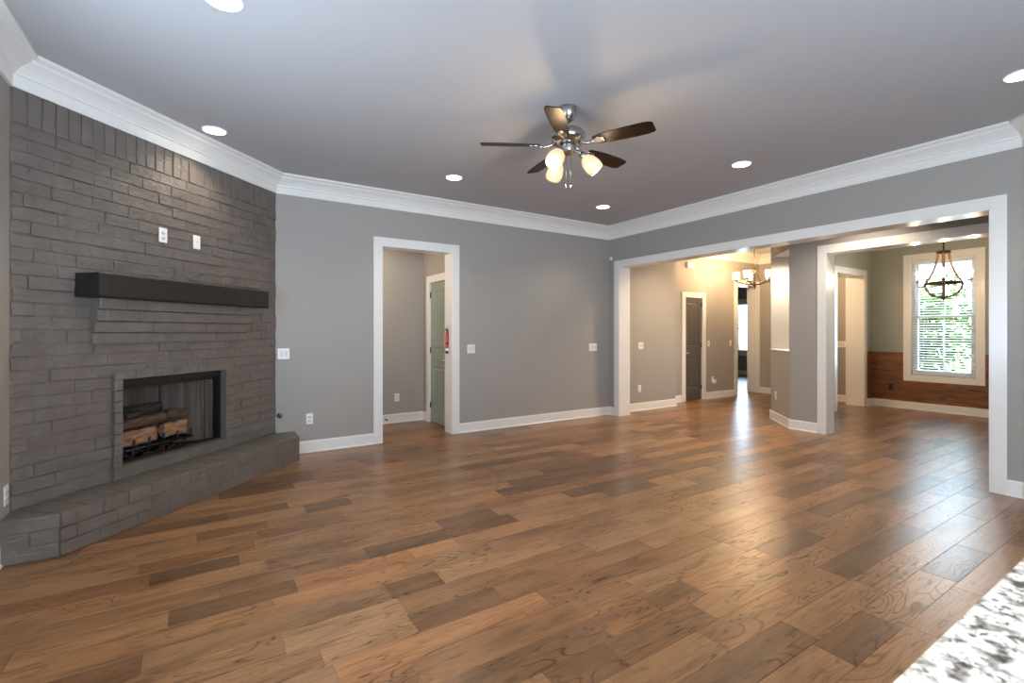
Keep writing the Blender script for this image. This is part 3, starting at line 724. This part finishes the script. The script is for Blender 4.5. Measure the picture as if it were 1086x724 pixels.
def log(p0, p1, r0, r1, m, label, split=False, seed=1):
    b = MB(); n = 9; p0, p1 = Vector(p0), Vector(p1); seg = 16
    pts = [p0.lerp(p1, i / n) for i in range(n + 1)]
    rr = random.Random(seed)
    rad = [(r0 + (r1 - r0) * i / n) * rr.uniform(0.93, 1.07) for i in range(n + 1)]
    rings = b.tube(pts, rad, seg)
    for i, ring in enumerate(rings):
        for v in ring:
            d = v.co - pts[i]
            k = 1 + 0.16 * noise.noise(v.co * 22 + Vector((seed, 0, 0)))
            if split and d.y > 0.25 * rad[i]: d.y = 0.25 * rad[i] + (d.y - 0.25 * rad[i]) * 0.15
            v.co = pts[i] + d * k
    return fplace(tag(b.build('fire_log', m), label, 'log', 'gas logs in the firebox'))
log((1.545, -0.222, ZF + 0.155), (1.19, -0.232, ZF + 0.155), 0.060, 0.064, 'logsplit', 'pale split log lying across the front left of the grate', True, 3)
log((1.49, -0.275, ZF + 0.268), (1.08, -0.262, ZF + 0.275), 0.042, 0.046, 'log', 'long brown bark log resting on top of the pale split log', False, 5)
log((1.12, -0.235, ZF + 0.160), (0.90, -0.222, ZF + 0.165), 0.058, 0.064, 'logsplit', 'short pale split log at the right end of the grate', True, 8)
log((1.03, -0.30, ZF + 0.285), (0.88, -0.235, ZF + 0.28), 0.046, 0.038, 'log', 'brown log leaning over the right end of the grate', False, 13)
log((1.42, -0.335, ZF + 0.358), (1.07, -0.33, ZF + 0.362), 0.040, 0.044, 'logchar', 'blackened log lying at the back, topmost of the pile', False, 21)
log((1.46, -0.222, ZF + 0.338), (1.32, -0.235, ZF + 0.338), 0.027, 0.026, 'logchar', 'stubby charred log on top of the long bark log', False, 34)

# ------------------------------------------------------------------ wall plates
def plate(kind, loc, nrm, label, gangs=1, mp='plastic', ms='socket', name=None, group=None, h=0.118):
    """nrm: angle of the wall's outward normal in degrees. local y points out of the wall"""
    w = 0.072 + 0.046 * (gangs - 1)
    nm = name or ('wall_outlet' if kind == 'outlet' else 'light_switch' if kind == 'switch' else 'blank_plate')
    cat = {'outlet': 'outlet', 'switch': 'light switch', 'blank': 'wall plate'}[kind]
    e = thing(nm, label, cat, loc, R(nrm - 90), group)
    b = MB(); b.box(-w / 2, w / 2, 0.0, 0.006, -h / 2, h / 2); b.build('cover_plate', mp, e, bev=0.003)
    for g_ in range(gangs):
        x = (g_ - (gangs - 1) / 2) * 0.046
        if kind == 'switch':
            b = MB(); b.hexa([(x - 0.016, 0.006, -0.033), (x + 0.016, 0.006, -0.033), (x + 0.016, 0.006, 0.033), (x - 0.016, 0.006, 0.033),
                              (x - 0.016, 0.0075, -0.033), (x + 0.016, 0.0075, -0.033), (x + 0.016, 0.012, 0.033), (x - 0.016, 0.012, 0.033)])
            b.build('rocker', ms, e)
        elif kind == 'outlet':
            for z in (-0.021, 0.021):
                b = MB(); b.lathe([(0, 0.006), (0.0165, 0.006), (0.0165, 0.0085), (0, 0.0085)], (x, 0, z), (0, 1, 0), 16)
                so = b.build('socket', ms, e)
                b = MB(); b.box(x - 0.007, x - 0.005, 0.0085, 0.0092, z - 0.002, z + 0.007); b.box(x + 0.005, x + 0.007, 0.0085, 0.0092, z - 0.002, z + 0.007); b.box(x - 0.002, x + 0.002, 0.0085, 0.0092, z - 0.010, z - 0.006)
                b.build('slot', 'dark', so)
        else:
            b = MB(); b.lathe([(0, 0.006), (0.006, 0.006), (0.005, 0.008), (0, 0.008)], (x, 0, 0.0), (0, 1, 0), 10); b.build('screw', ms, e)
    return e
SA = -90
plate('switch', (0.738, YA, 1.111), SA, 'white double light switch on the wall beside the brick fireplace', 2)
plate('outlet', (1.005, YA, 0.375), SA, 'white outlet low on the wall between the hearth and the doorway')
plate('switch', (3.048, YA, 1.120), SA, 'white double light switch just right of the tall doorway', 2)
plate('switch', (5.245, YA, 1.106), SA, 'white triple light switch near the far corner of the room', 3)
plate('outlet', (2.43, 6.965, 0.375), SA, 'white outlet low on the hall wall seen through the doorway')
plate('switch', (6.345, YA, 1.111), SA, 'white double light switch on the wall inside the wide opening', 2)
plate('outlet', (6.31, YA, 0.375), SA, 'white outlet low on the wall just inside the wide opening')
plate('switch', (8.615, YD, 1.115), SA, 'white single light switch beside the charcoal door')
plate('switch', (9.36, YD, 1.115), SA, 'white single light switch beside the opening to the far room')
dd = Vector((1, 1)).normalized(); pd = Vector((XF, 3.56)) + dd * 0.60
plate('outlet', (pd.x, pd.y, 0.385), 135, 'white outlet low on the angled pillar wall under the niche')
plate('outlet', (XL, 4.05, 0.375), 0, 'white outlet on the left wall at the hearth end')
plate('outlet', (XE - 0.016, 3.60, 0.365), 180, 'black outlet on the wooden wainscot under the dining window', 1, 'blackplate', 'dark')
plate('switch', (XE, 4.41, 1.11), 180, 'white triple light switch seen through the inner dining doorway', 3)
fn = Vector((1, -1)).normalized(); fd = Vector((-1, -1)).normalized()
for s, lb in ((1.339, 'white wall plate on the brick above the mantel, nearer the left wall'), (1.019, 'white wall plate on the brick above the mantel, nearer the back wall')):
    p = FC + fd * s + fn * 0.011
    plate('outlet' if s > 1.2 else 'blank', (p.x, p.y, 2.135), -45, lb)

# gas key valve by the fireplace
e = thing('gas_valve', 'small round chrome gas valve plate on the wall above the hearth end', 'gas valve', (0.70, YA, 0.437), R(180))
b = MB(); b.lathe([(0, 0), (0.031, 0), (0.030, 0.004), (0.014, 0.008), (0.014, 0.022), (0, 0.022)], (0, 0, 0), (0, 1, 0), 20); b.build('escutcheon', 'nickel', e)
b = MB(); b.lathe([(0, 0.022), (0.007, 0.022), (0.007, 0.024), (0, 0.024)], (0, 0, 0), (0, 1, 0), 10); b.build('key_socket', 'dark', e)
# motion sensor in the corner
e = thing('motion_sensor', 'small white motion sensor high in the corner above the wide opening', 'sensor', (XB, YA - 0.055, 2.54), R(90))
b = MB(); b.box(-0.025, 0.025, 0, 0.03, -0.028, 0.028); b.build('sensor_body', 'plastic', e, bev=0.006)
b = MB(); b.lathe([(0, 0.03), (0.014, 0.03), (0.010, 0.036), (0, 0.038)], (0, 0, 0.008), (0, 1, 0), 12); b.build('sensor_lens', 'socket', e)
# door chime
e = thing('door_chime', 'white door chime box high on the wall above the charcoal door', 'door chime', (8.02, YD, 2.655), R(180))
b = MB(); b.box(-0.11, 0.11, 0, 0.05, -0.055, 0.055); b.build('chime_cover', 'plastic', e, bev=0.008)
b = MB()
for i in range(5): b.box(-0.07, 0.07, 0.05, 0.052, -0.032 + i * 0.014, -0.028 + i * 0.014)
b.build('chime_grille', 'socket', e)
# plug-in night light on its outlet
plate('outlet', (8.745, YD, 0.385), SA, 'white outlet right of the charcoal door, half covered by a plug-in')
e = thing('plug_in_freshener', 'white rounded plug-in device in the outlet right of the charcoal door', 'plug-in', (8.765, YD - 0.0095, 0.335), R(180))
b = MB(); b.lathe([(0, 0), (0.05, 0), (0.056, 0.012), (0.054, 0.035), (0.040, 0.05), (0, 0.054)], (0, 0, 0), (0, 1, 0), 20); b.build('plug_body', 'plastic', e)
b = MB(); b.lathe([(0, 0.054), (0.012, 0.0535), (0.010, 0.057), (0, 0.058)], (0, 0, 0), (0, 1, 0), 12); b.build('plug_button', 'socket', e)
# door stop on the hall baseboard
e = thing('door_stop', 'small dark spring door stop on the hall baseboard', 'door stop', (2.26, 6.965 - 0.0157, 0.062), R(180))
b = MB(); b.lathe([(0, 0), (0.013, 0), (0.012, 0.006), (0.006, 0.008), (0.006, 0.055), (0, 0.055)], (0, 0, 0), (0, 1, 0), 12); b.build('spring', 'bronze', e)
b = MB(); b.lathe([(0, 0.055), (0.009, 0.055), (0.009, 0.068), (0, 0.07)], (0, 0, 0), (0, 1, 0), 12); b.build('rubber_tip', 'blackplate', e)
# red extinguisher hung at the doorway's inner jamb
ex = thing('fire_extinguisher', 'small red fire extinguisher hung on the inner right jamb of the tall doorway', 'fire extinguisher', (2.737, 5.875, 1.06))
b = MB(); b.lathe([(0, 0), (0.017, 0), (0.019, 0.006), (0.019, 0.25), (0.015, 0.275), (0.011, 0.285), (0.011, 0.30), (0, 0.30)], seg=20); b.build('cylinder', 'red', ex)
b = MB(); b.lathe([(0.0193, 0.0), (0.0198, 0.005), (0.0198, 0.02), (0.0193, 0.025)], seg=20); b.build('band', 'blackplate', ex)
b = MB(); b.lathe([(0.0193, 0.125), (0.0198, 0.127), (0.0198, 0.15), (0.0193, 0.152)], seg=20); b.build('band', 'blackplate', ex)
b = MB(); b.lathe([(0.0193, 0.04), (0.0197, 0.041), (0.0197, 0.07), (0.0193, 0.071)], seg=20); b.build('paper_label', 'plastic', ex)
b = MB(); b.box(-0.012, 0.012, -0.012, 0.012, 0.30, 0.325); b.hexa([(-0.028, -0.008, 0.325), (0.01, -0.008, 0.318), (0.01, 0.008, 0.318), (-0.028, 0.008, 0.325), (-0.028, -0.008, 0.333), (0.01, -0.008, 0.33), (0.01, 0.008, 0.33), (-0.028, 0.008, 0.333)])
b.tube([(0.0, 0, 0.33), (0.014, 0, 0.35), (0.018, 0, 0.36)], 0.005, 8); b.build('valve_handle', 'blackplate', ex)
b = MB(); b.box(0.0165, 0.018, -0.012, 0.012, 0.06, 0.30); b.build('bracket', 'blackplate', ex)

# ------------------------------------------------------------------ recessed ceiling lights
def spot(name, loc, watts, col, size=R(125), blend=0.7, rad=0.05):
    d = bpy.data.lights.new(name, 'SPOT'); d.energy = watts; d.color = col; d.spot_size = size; d.spot_blend = blend; d.shadow_soft_size = rad
    o = bpy.data.objects.new(name, d); COL.objects.link(o); o.location = loc; return o
def point(name, loc, watts, col, rad=0.03, parent=None):
    d = bpy.data.lights.new(name, 'POINT'); d.energy = watts; d.color = col; d.shadow_soft_size = rad
    o = bpy.data.objects.new(name, d); COL.objects.link(o); o.location = loc
    if parent: o.parent = parent
    return o
WARM = (1.0, 0.86, 0.68)
def downlight(x, y, label, watts=26):
    e = thing('recessed_light', label, 'ceiling light', (x, y, CZ), 0, 'recessed ceiling lights')
    b = MB(); b.lathe([(0.083, -0.002), (0.085, -0.007), (0.097, -0.004), (0.099, 0.0), (0.083, 0.0)], seg=32)
    b.build('trim_ring', 'trim', e)
    b = MB(); b.lathe([(0, -0.0065), (0.082, -0.0065), (0.082, -0.0008), (0, -0.0008)], seg=32); b.build('lens', 'lens', e)
    spot('downlight_lamp', (x, y, CZ - 0.03), watts, WARM)
downlight(0.085, 2.87, 'recessed ceiling light at the top edge of the photo, left of the fan')
downlight(0.08, 4.77, 'recessed ceiling light right in front of the brick fireplace')
downlight(2.322, 4.80, 'recessed ceiling light left of and behind the ceiling fan')
downlight(4.57, 4.83, 'recessed ceiling light nearest the far corner of the room')
downlight(4.59, 2.845, 'recessed ceiling light to the right of the ceiling fan')
downlight(4.555, 0.853, 'recessed ceiling light at the right edge of the photo')
downlight(2.32, 0.85, 'recessed ceiling light out of frame over the near right of the room', 40)
downlight(0.085, 0.85, 'recessed ceiling light above the camera', 75)

# ------------------------------------------------------------------ ceiling fan
def fan():
    cx, cy = 2.33, 2.85
    e = thing('ceiling_fan', 'brushed nickel ceiling fan with five dark walnut blades and three lit glass shades', 'ceiling fan', (cx, cy, CZ))
    b = MB(); b.lathe([(0, 0), (0.070, 0), (0.072, -0.012), (0.068, -0.05), (0.052, -0.085), (0.025, -0.108), (0.016, -0.112), (0, -0.112)], seg=36); b.build('canopy', 'nickel', e)
    b = MB(); b.tube([(0, 0, -0.108), (0, 0, -0.165)], 0.013, 14); b.build('downrod', 'nickel', e)
    b = MB(); b.lathe([(0, -0.14), (0.022, -0.14), (0.026, -0.158), (0.075, -0.163), (0.118, -0.178), (0.138, -0.205), (0.140, -0.235), (0.128, -0.258), (0.100, -0.27), (0.060, -0.278), (0, -0.278)], seg=40); b.build('motor_housing', 'nickel', e)
    b = MB(); b.lathe([(0, -0.276), (0.058, -0.276), (0.060, -0.30), (0.060, -0.325), (0.050, -0.345), (0.028, -0.358), (0, -0.362)], seg=32); b.build('switch_housing', 'nickel', e)
    zb = -0.288
    for k in range(5):
        a = R(6.7 + 72 * k); ca, sa = math.cos(a), math.sin(a)
        Mx = Matrix.Translation((0, 0, zb)) @ Matrix.Rotation(a, 4, 'Z') @ Matrix.Rotation(R(-13), 4, 'X')
        b = MB()
        xs = [0.215, 0.25, 0.33, 0.43, 0.53, 0.60, 0.640, 0.660]
        hw = [0.040, 0.050, 0.060, 0.066, 0.068, 0.066, 0.060, 0.046]
        top, bot = [], []
        for sgn, t in ((1, top), (-1, bot)):
            for x, w in zip(xs, hw): t.append((x, sgn * w))
        ol = top + bot[::-1]
        v0 = [b.bm.verts.new(Mx @ Vector((x, y, -0.003))) for x, y in ol]; v1 = [b.bm.verts.new(Mx @ Vector((x, y, 0.003))) for x, y in ol]
        b.bm.faces.new(v0); b.bm.faces.new(v1[::-1])
        for i in range(len(ol)): b.bm.faces.new((v0[i], v0[(i + 1) % len(ol)], v1[(i + 1) % len(ol)], v1[i]))
        bl = b.build('blade', 'blade', e)
        b = MB()
        p = lambda x, y, z: Mx @ Vector((x, y, z))
        b.tube([Vector((ca * 0.09, sa * 0.09, -0.272)), Vector((ca * 0.13, sa * 0.13, -0.288)), p(0.175, 0, -0.012), p(0.22, 0, -0.008)], [0.013, 0.012, 0.011, 0.010], 10)
        bm2 = b.bm
        ring = []
        for i in range(20):
            t = 2 * math.pi * i / 20; ring.append((0.252 + 0.055 * math.cos(t), 0.036 * math.sin(t)))
        r0 = [bm2.verts.new(p(x, y, -0.0035)) for x, y in ring]; r1 = [bm2.verts.new(p(0.252 + (x - 0.252) * 0.8, y * 0.8, -0.012)) for x, y in ring]
        bm2.faces.new(r1); bm2.faces.new(r0[::-1])
        for i in range(20):
            f = bm2.faces.new((r0[i], r0[(i + 1) % 20], r1[(i + 1) % 20], r1[i])); f.smooth = True
        b.build('blade_iron', 'nickel', bl)
    for k, a in enumerate((203, 83, -37)):
        a = R(a); d = Vector((math.cos(a), math.sin(a), 0))
        ax = (d * 0.70 + Vector((0, 0, -0.72))).normalized()
        p0 = d * 0.045 + Vector((0, 0, -0.325)); p1 = d * 0.085 + Vector((0, 0, -0.335)); p2 = p1 + ax * 0.03
        b = MB(); b.tube([p0, p1, p2], 0.011, 10); b.lathe([(0, 0.0), (0.022, 0.0), (0.027, 0.02), (0.027, 0.038), (0, 0.038)], p2 - ax * 0.008, ax, 18)
        fit = b.build('light_arm', 'nickel', e)
        c = p2 + ax * 0.026
        b = MB(); b.lathe([(0.024, 0.0), (0.040, 0.014), (0.056, 0.045), (0.064, 0.085), (0.064, 0.115), (0.056, 0.142), (0.053, 0.142), (0.060, 0.115), (0.060, 0.085), (0.052, 0.046), (0.036, 0.017), (0.020, 0.004)], c, ax, 28)
        sh = b.build('glass_shade', 'shade', fit)
        b = MB(); b.lathe([(0, 0.0), (0.012, 0.005), (0.014, 0.03), (0.026, 0.06), (0.029, 0.085), (0.022, 0.108), (0, 0.116)], c, ax, 18); b.build('bulb', 'bulb', fit)
        point('fan_lamp', Vector((cx, cy, CZ)) + c + ax * 0.165, 6, (1.0, 0.72, 0.42), 0.035)
    rv = Vector((0.841, -0.540, 0)); fv = Vector((0.540, 0.841, 0))
    for off in (-0.012, 0.022):
        q = rv * off - fv * 0.02
        b = MB(); b.tube([q + Vector((0, 0, -0.35)), q + Vector((0, 0, -0.575))], 0.0022, 6)
        ch = b.build('pull_chain', 'nickel', e)
        b = MB(); b.lathe([(0, -0.572), (0.005, -0.575), (0.0075, -0.60), (0.006, -0.615), (0, -0.62)], q, seg=12); b.build('pull_fob', 'nickel', ch)
fan()

# ------------------------------------------------------------------ foyer chandelier
def foyer_chandelier():
    cx, cy = 8.76, 5.17
    e = thing('foyer_chandelier', 'bronze foyer chandelier with five lit white glass cup shades', 'chandelier', (cx, cy, CZ))
    z = lambda h: h + 0.10 - CZ
    b = MB(); b.lathe([(0, 0), (0.065, 0), (0.062, -0.015), (0.02, -0.03), (0, -0.03)], seg=28); b.build('canopy', 'bronze', e)
    b = MB(); b.tube([(0, 0, -0.028), (0, 0, z(2.44))], 0.009, 10)
    b.lathe([(0, z(2.72)), (0.016, z(2.71)), (0.016, z(2.68)), (0, z(2.67))], seg=14); b.build('stem', 'bronze', e)
    b = MB(); b.lathe([(0, z(2.46)), (0.018, z(2.45)), (0.026, z(2.40)), (0.018, z(2.34)), (0.014, z(2.22)), (0.022, z(2.17)), (0.034, z(2.14)), (0.022, z(2.10)), (0.010, z(2.08)), (0.014, z(2.065)), (0, z(2.045))], seg=22); b.build('hub', 'bronze', e)
    for k in range(5):
        a = R(-32.7 + 72 * k + 90 - 12); d = Vector((math.cos(a), math.sin(a), 0)); r = 0.315
        b = MB(); b.tube([d * 0.02 + Vector((0, 0, z(2.15))), d * 0.10 + Vector((0, 0, z(2.145))), d * 0.20 + Vector((0, 0, z(2.175))), d * r + Vector((0, 0, z(2.215))), d * r + Vector((0, 0, z(2.235)))], 0.010, 10)
        b.tube([d * 0.012 + Vector((0, 0, z(2.42))), d * 0.07 + Vector((0, 0, z(2.35))), d * 0.14 + Vector((0, 0, z(2.165)))], 0.005, 8)
        b.lathe([(0, z(2.222)), (0.04, z(2.228)), (0.044, z(2.24)), (0, z(2.24))], d * r, seg=20)
        arm = b.build('arm', 'bronze', e)
        b = MB(); b.lathe([(0, z(2.241)), (0.056, z(2.241)), (0.062, z(2.25)), (0.066, z(2.385)), (0.062, z(2.385)), (0.058, z(2.256)), (0, z(2.256))], d * r, seg=26); b.build('glass_shade', 'shade2', arm)
        b = MB(); b.lathe([(0, z(2.257)), (0.012, z(2.26)), (0.026, z(2.31)), (0.020, z(2.345)), (0, z(2.355))], d * r, seg=16); b.build('bulb', 'bulb', arm)
        point('foyer_lamp', (cx + d.x * r, cy + d.y * r, 2.56), 19, (1.0, 0.66, 0.34), 0.05)
foyer_chandelier()

# ------------------------------------------------------------------ dining chandelier
def dining_chandelier():
    cx, cy = 8.75, 2.41
    e = thing('dining_chandelier', 'bell-shaped wooden strap chandelier with candle bulbs in front of the dining window', 'chandelier', (cx, cy, CZ))
    z = lambda h: h - CZ
    b = MB(); b.lathe([(0, 0), (0.06, 0), (0.058, -0.015), (0.015, -0.028), (0, -0.028)], seg=24); b.build('canopy', 'bronze', e)
    b = MB(); b.tube([(0, 0, -0.026), (0, 0, z(2.50))], 0.006, 8)
    for i in range(9):
        zz = z(2.52 + i * 0.055); b.lathe([(0.006, zz), (0.011, zz + 0.012), (0.011, zz + 0.03), (0.006, zz + 0.042)], seg=10)
    b.build('chain', 'bronze', e)
    a0 = math.atan2(cy, cx)
    def band(r, h0, h1, t):
        b.lathe([(r - t, z(h0)), (r, z(h0)), (r, z(h1)), (r - t, z(h1)), (r - t, z(h0))], seg=40)
    b = MB(); band(0.078, 2.452, 2.478, 0.006); b.lathe([(0, z(2.478)), (0.078, z(2.478)), (0.082, z(2.484)), (0.03, z(2.488)), (0.012, z(2.51)), (0, z(2.51))], seg=32); b.build('top_ring', 'bronze', e)
    b = MB(); band(0.196, 2.020, 2.056, 0.012); b.build('lower_ring', 'bronze', e)
    for k in range(4):
        a = a0 + math.pi / 2 * k; d = Vector((math.cos(a), math.sin(a), 0)); s = Vector((-math.sin(a), math.cos(a), 0))
        prof = [(0.058, 2.47), (0.060, 2.42), (0.068, 2.36), (0.086, 2.28), (0.115, 2.19), (0.152, 2.11), (0.186, 2.05), (0.196, 2.025), (0.190, 1.985), (0.172, 1.93), (0.140, 1.885), (0.10, 1.858), (0.06, 1.845), (0.03, 1.842)]
        b = MB(); rings = []
        for i, (r, h) in enumerate(prof):
            p, q = prof[max(i - 1, 0)], prof[min(i + 1, len(prof) - 1)]
            t = Vector((q[0] - p[0], q[1] - p[1])).normalized(); nn = Vector((-t.y, t.x)) * 0.015
            rings.append([b.bm.verts.new(d * (r + sg * nn.x) + s * w + Vector((0, 0, z(h + sg * nn.y)))) for sg, w in ((1, -0.018), (1, 0.018), (-1, 0.018), (-1, -0.018))])
        for u, v in zip(rings, rings[1:]):
            for j in range(4): b.bm.faces.new((u[j], u[(j + 1) % 4], v[(j + 1) % 4], v[j]))
        b.bm.faces.new(rings[0]); b.bm.faces.new(rings[-1][::-1]); b.build('wood_strap', 'strap', e)
        inner = k in (0, 2)
        b = MB(); r = 0.28
        b.tube([d * 0.20 + Vector((0, 0, z(2.03))), d * 0.22 + Vector((0, 0, z(1.99))), d * 0.255 + Vector((0, 0, z(1.985))), d * r + Vector((0, 0, z(2.02))), d * r + Vector((0, 0, z(2.06)))], 0.006, 8)
        b.lathe([(0, z(2.058)), (0.022, z(2.062)), (0.028, z(2.075)), (0, z(2.072))], d * r, seg=16)
        arm = b.build('arm', 'bronze', e)
        b = MB(); b.lathe([(0, z(2.07)), (0.012, z(2.07)), (0.012, z(2.135)), (0, z(2.135))], d * r, seg=14); b.build('candle_sleeve', 'candle', arm)
        b = MB(); b.lathe([(0, z(2.135)), (0.009, z(2.138)), (0.019, z(2.165)), (0.014, z(2.195)), (0.004, z(2.225)), (0, z(2.23))], d * r, seg=14); b.build('bulb', 'bulb', arm)
        point('candle_lamp', (cx + d.x * (r + 0.03), cy + d.y * (r + 0.03), 2.19), 11, (1.0, 0.74, 0.45), 0.012)
    b = MB(); b.lathe([(0, z(1.845)), (0.035, z(1.845)), (0.038, z(1.83)), (0.02, z(1.815)), (0.008, z(1.80)), (0, z(1.79))], seg=18); b.build('finial', 'bronze', e)
dining_chandelier()

# further lamps out of sight, without fixtures: hall, passage, kitchen counter and niche
point('hall_lamp', (1.45, 6.45, 2.38), 30, (1.0, 0.80, 0.56), 0.08)
spot('passage_lamp', (6.35, 2.6, 3.02), 60, WARM)
spot('passage_lamp_niche', (6.6, 4.75, 3.02), 120, (1.0, 0.76, 0.50))
spot('kitchen_lamp', (1.25, -0.35, 3.02), 5, (1.0, 0.95, 0.88))
nl = Vector((XF, 3.56)) + dd * 0.42 + Vector((1, -1)).normalized() * 0.16
spot('niche_lamp', (nl.x, nl.y, 2.49), 90.0, WARM, R(160), 0.8, 0.03)

# ------------------------------------------------------------------ window blind
def blind():
    y0, y1 = GW[0] + 0.03, GW[1] - 0.03; x = XE + 0.018
    e = thing('window_blind', 'white horizontal slat blind hanging open in the dining window', 'blind', (x, (y0 + y1) / 2, GW[3] - 0.02))
    w = (y1 - y0) / 2; H = GW[3] - GW[2] - 0.06
    b = MB(); b.box(-0.02, 0.026, -w, w, -0.045, 0.0); b.build('headrail', 'blind', e)
    b = MB(); n = 44
    for i in range(n):
        zz = -0.065 - i * (H - 0.09) / n; t = 0.004
        b.hexa([(-0.022, -w, zz - t), (0.024, -w, zz + t), (0.024, w, zz + t), (-0.022, w, zz - t), (-0.022, -w, zz - t + 0.0025), (0.024, -w, zz + t + 0.0025), (0.024, w, zz + t + 0.0025), (-0.022, w, zz - t + 0.0025)])
    b.build('slats', 'blind', e)
    b = MB(); b.box(-0.02, 0.022, -w, w, -H + 0.0, -H + 0.02); b.build('bottom_rail', 'blind', e)
    for yy in (-w * 0.62, 0.0, w * 0.62):
        b = MB(); b.tube([(0, yy, -0.045), (0, yy, -H + 0.01)], 0.0016, 6); b.build('ladder_cord', 'blind', e)
blind()

# ------------------------------------------------------------------ granite counter in the right foreground
CT = 0.914
b = MB(); b.box(0.42, 3.1, -0.75, 0.25, CT - 0.035, CT)
tag(b.build('granite_countertop', 'granite', bev=0.006), 'speckled white and black granite countertop in the near right corner', 'countertop')
boxes('wall_counter', 'grey', [(0.6, 3.0, -0.55, 0.02, 0, CT - 0.036)], 'grey half wall carrying the granite countertop', 'wall')

# ------------------------------------------------------------------ outside: ground, tree by the dining window, bare tree by the far window
m, nt, p = mat('pale_ground')
n = N(nt, 'ShaderNodeTexNoise'); n.inputs['Scale'].default_value = 3; r = ramp(nt, [(0.35, (0.30, 0.34, 0.18)), (0.6, (0.55, 0.53, 0.48))]); L(nt, n.outputs[0], r.inputs[0]); L(nt, r.outputs[0], p.inputs['Base Color'])
b = MB(); b.box(10.8, 34, -8, 26, -0.35, -0.25); struct(b.build('ground', m), 'pale ground outside the windows', 'ground')
def m_leaf():
    m, nt, p = mat('leaf'); nt.nodes.remove(p)
    at = N(nt, 'ShaderNodeAttribute', attribute_name='tone'); sp = N(nt, 'ShaderNodeSeparateColor'); L(nt, at.outputs['Color'], sp.inputs[0])
    r = ramp(nt, [(0, (0.030, 0.060, 0.008)), (0.6, (0.085, 0.135, 0.022)), (1, (0.17, 0.22, 0.045))]); L(nt, sp.outputs[0], r.inputs[0])
    d = N(nt, 'ShaderNodeBsdfDiffuse'); t = N(nt, 'ShaderNodeBsdfTranslucent'); L(nt, r.outputs[0], d.inputs[0]); L(nt, r.outputs[0], t.inputs[0])
    x = N(nt, 'ShaderNodeMixShader'); x.inputs[0].default_value = 0.45; L(nt, d.outputs[0], x.inputs[1]); L(nt, t.outputs[0], x.inputs[2])
    L(nt, x.outputs[0], nt.nodes['Material Output'].inputs[0]); return m
M['leaf'] = m_leaf()
def tree():
    tx, ty = 13.1, 4.05
    e = thing('leafy_tree', 'green leafy young tree outside the dining window', 'tree', (tx, ty, -0.25))
    b = MB(); rr = random.Random(4)
    b.tube([(0.25, -0.1, 0), (0.2, -0.12, 0.7), (0.05, -0.1, 1.2), (-0.05, -0.3, 1.75), (0, -0.55, 2.1)], [0.07, 0.06, 0.05, 0.035, 0.02], 10)
    tips = []
    for i in range(30):
        zz = rr.uniform(0.7, 2.1); a = rr.uniform(0, 6.28); ln = rr.uniform(0.4, 0.95)
        p0 = Vector((0.1, -0.15, zz)); p2 = p0 + Vector((math.cos(a) * ln, math.sin(a) * ln, rr.uniform(-0.1, 0.6))); p1 = p0.lerp(p2, 0.5) + Vector((0, 0, 0.1))
        b.tube([p0, p1, p2], [0.016, 0.010, 0.004], 6); tips += [p1, p2, p0.lerp(p2, 0.8)]
    b.build('trunk', 'bark', e)
    b = MB()
    for i in range(1900):
        t = rr.choice(tips); c = t + Vector((rr.gauss(0, 0.2), rr.gauss(0, 0.24), rr.gauss(0, 0.2)))
        if c.z < 0.5: continue
        Q = Matrix.Translation(c) @ Matrix.Rotation(rr.uniform(0, 6.28), 4, 'Z') @ Matrix.Rotation(rr.gauss(0, 0.5), 4, 'X') @ Matrix.Rotation(rr.gauss(0.4, 0.5), 4, 'Y')
        l, w = rr.uniform(0.14, 0.23), rr.uniform(0.035, 0.055)
        P = [(0, 0, 0), (l * 0.3, w, 0.010), (l * 0.7, w * 0.75, 0.008), (l, 0, -0.02), (l * 0.7, -w * 0.75, 0.008), (l * 0.3, -w, 0.010), (l * 0.5, 0, 0)]
        v = [b.bm.verts.new(Q @ Vector(p)) for p in P]
        fs = [b.bm.faces.new((v[0], v[1], v[6])), b.bm.faces.new((v[1], v[2], v[6])), b.bm.faces.new((v[2], v[3], v[6])), b.bm.faces.new((v[3], v[4], v[6])), b.bm.faces.new((v[4], v[5], v[6])), b.bm.faces.new((v[5], v[0], v[6]))]
        b._tone(fs, (rr.random(), rr.random(), rr.random()))
    lo = b.build('foliage', 'leaf', e); lo['kind'] = 'stuff'
tree()
def bare_tree():
    e = thing('bare_tree', 'thin bare tree outside the far room window', 'tree', (19.0, 11.75, -0.25)); rr = random.Random(9)
    b = MB(); b.tube([(0.2, 0.3, 0), (0.1, 0.25, 1.5), (0, 0.2, 3.4)], [0.08, 0.06, 0.02], 8)
    for i in range(16):
        zz = rr.uniform(1.0, 3.2); a = rr.uniform(0, 6.28); p0 = Vector((0.05, 0.25, zz)); p2 = p0 + Vector((math.cos(a), math.sin(a), rr.uniform(-0.4, 0.8))) * rr.uniform(0.5, 1.2)
        b.tube([p0, p0.lerp(p2, 0.5) + Vector((0, 0, 0.08)), p2], [0.022, 0.015, 0.006], 6)
    b.build('branches', 'bark', e)
bare_tree()
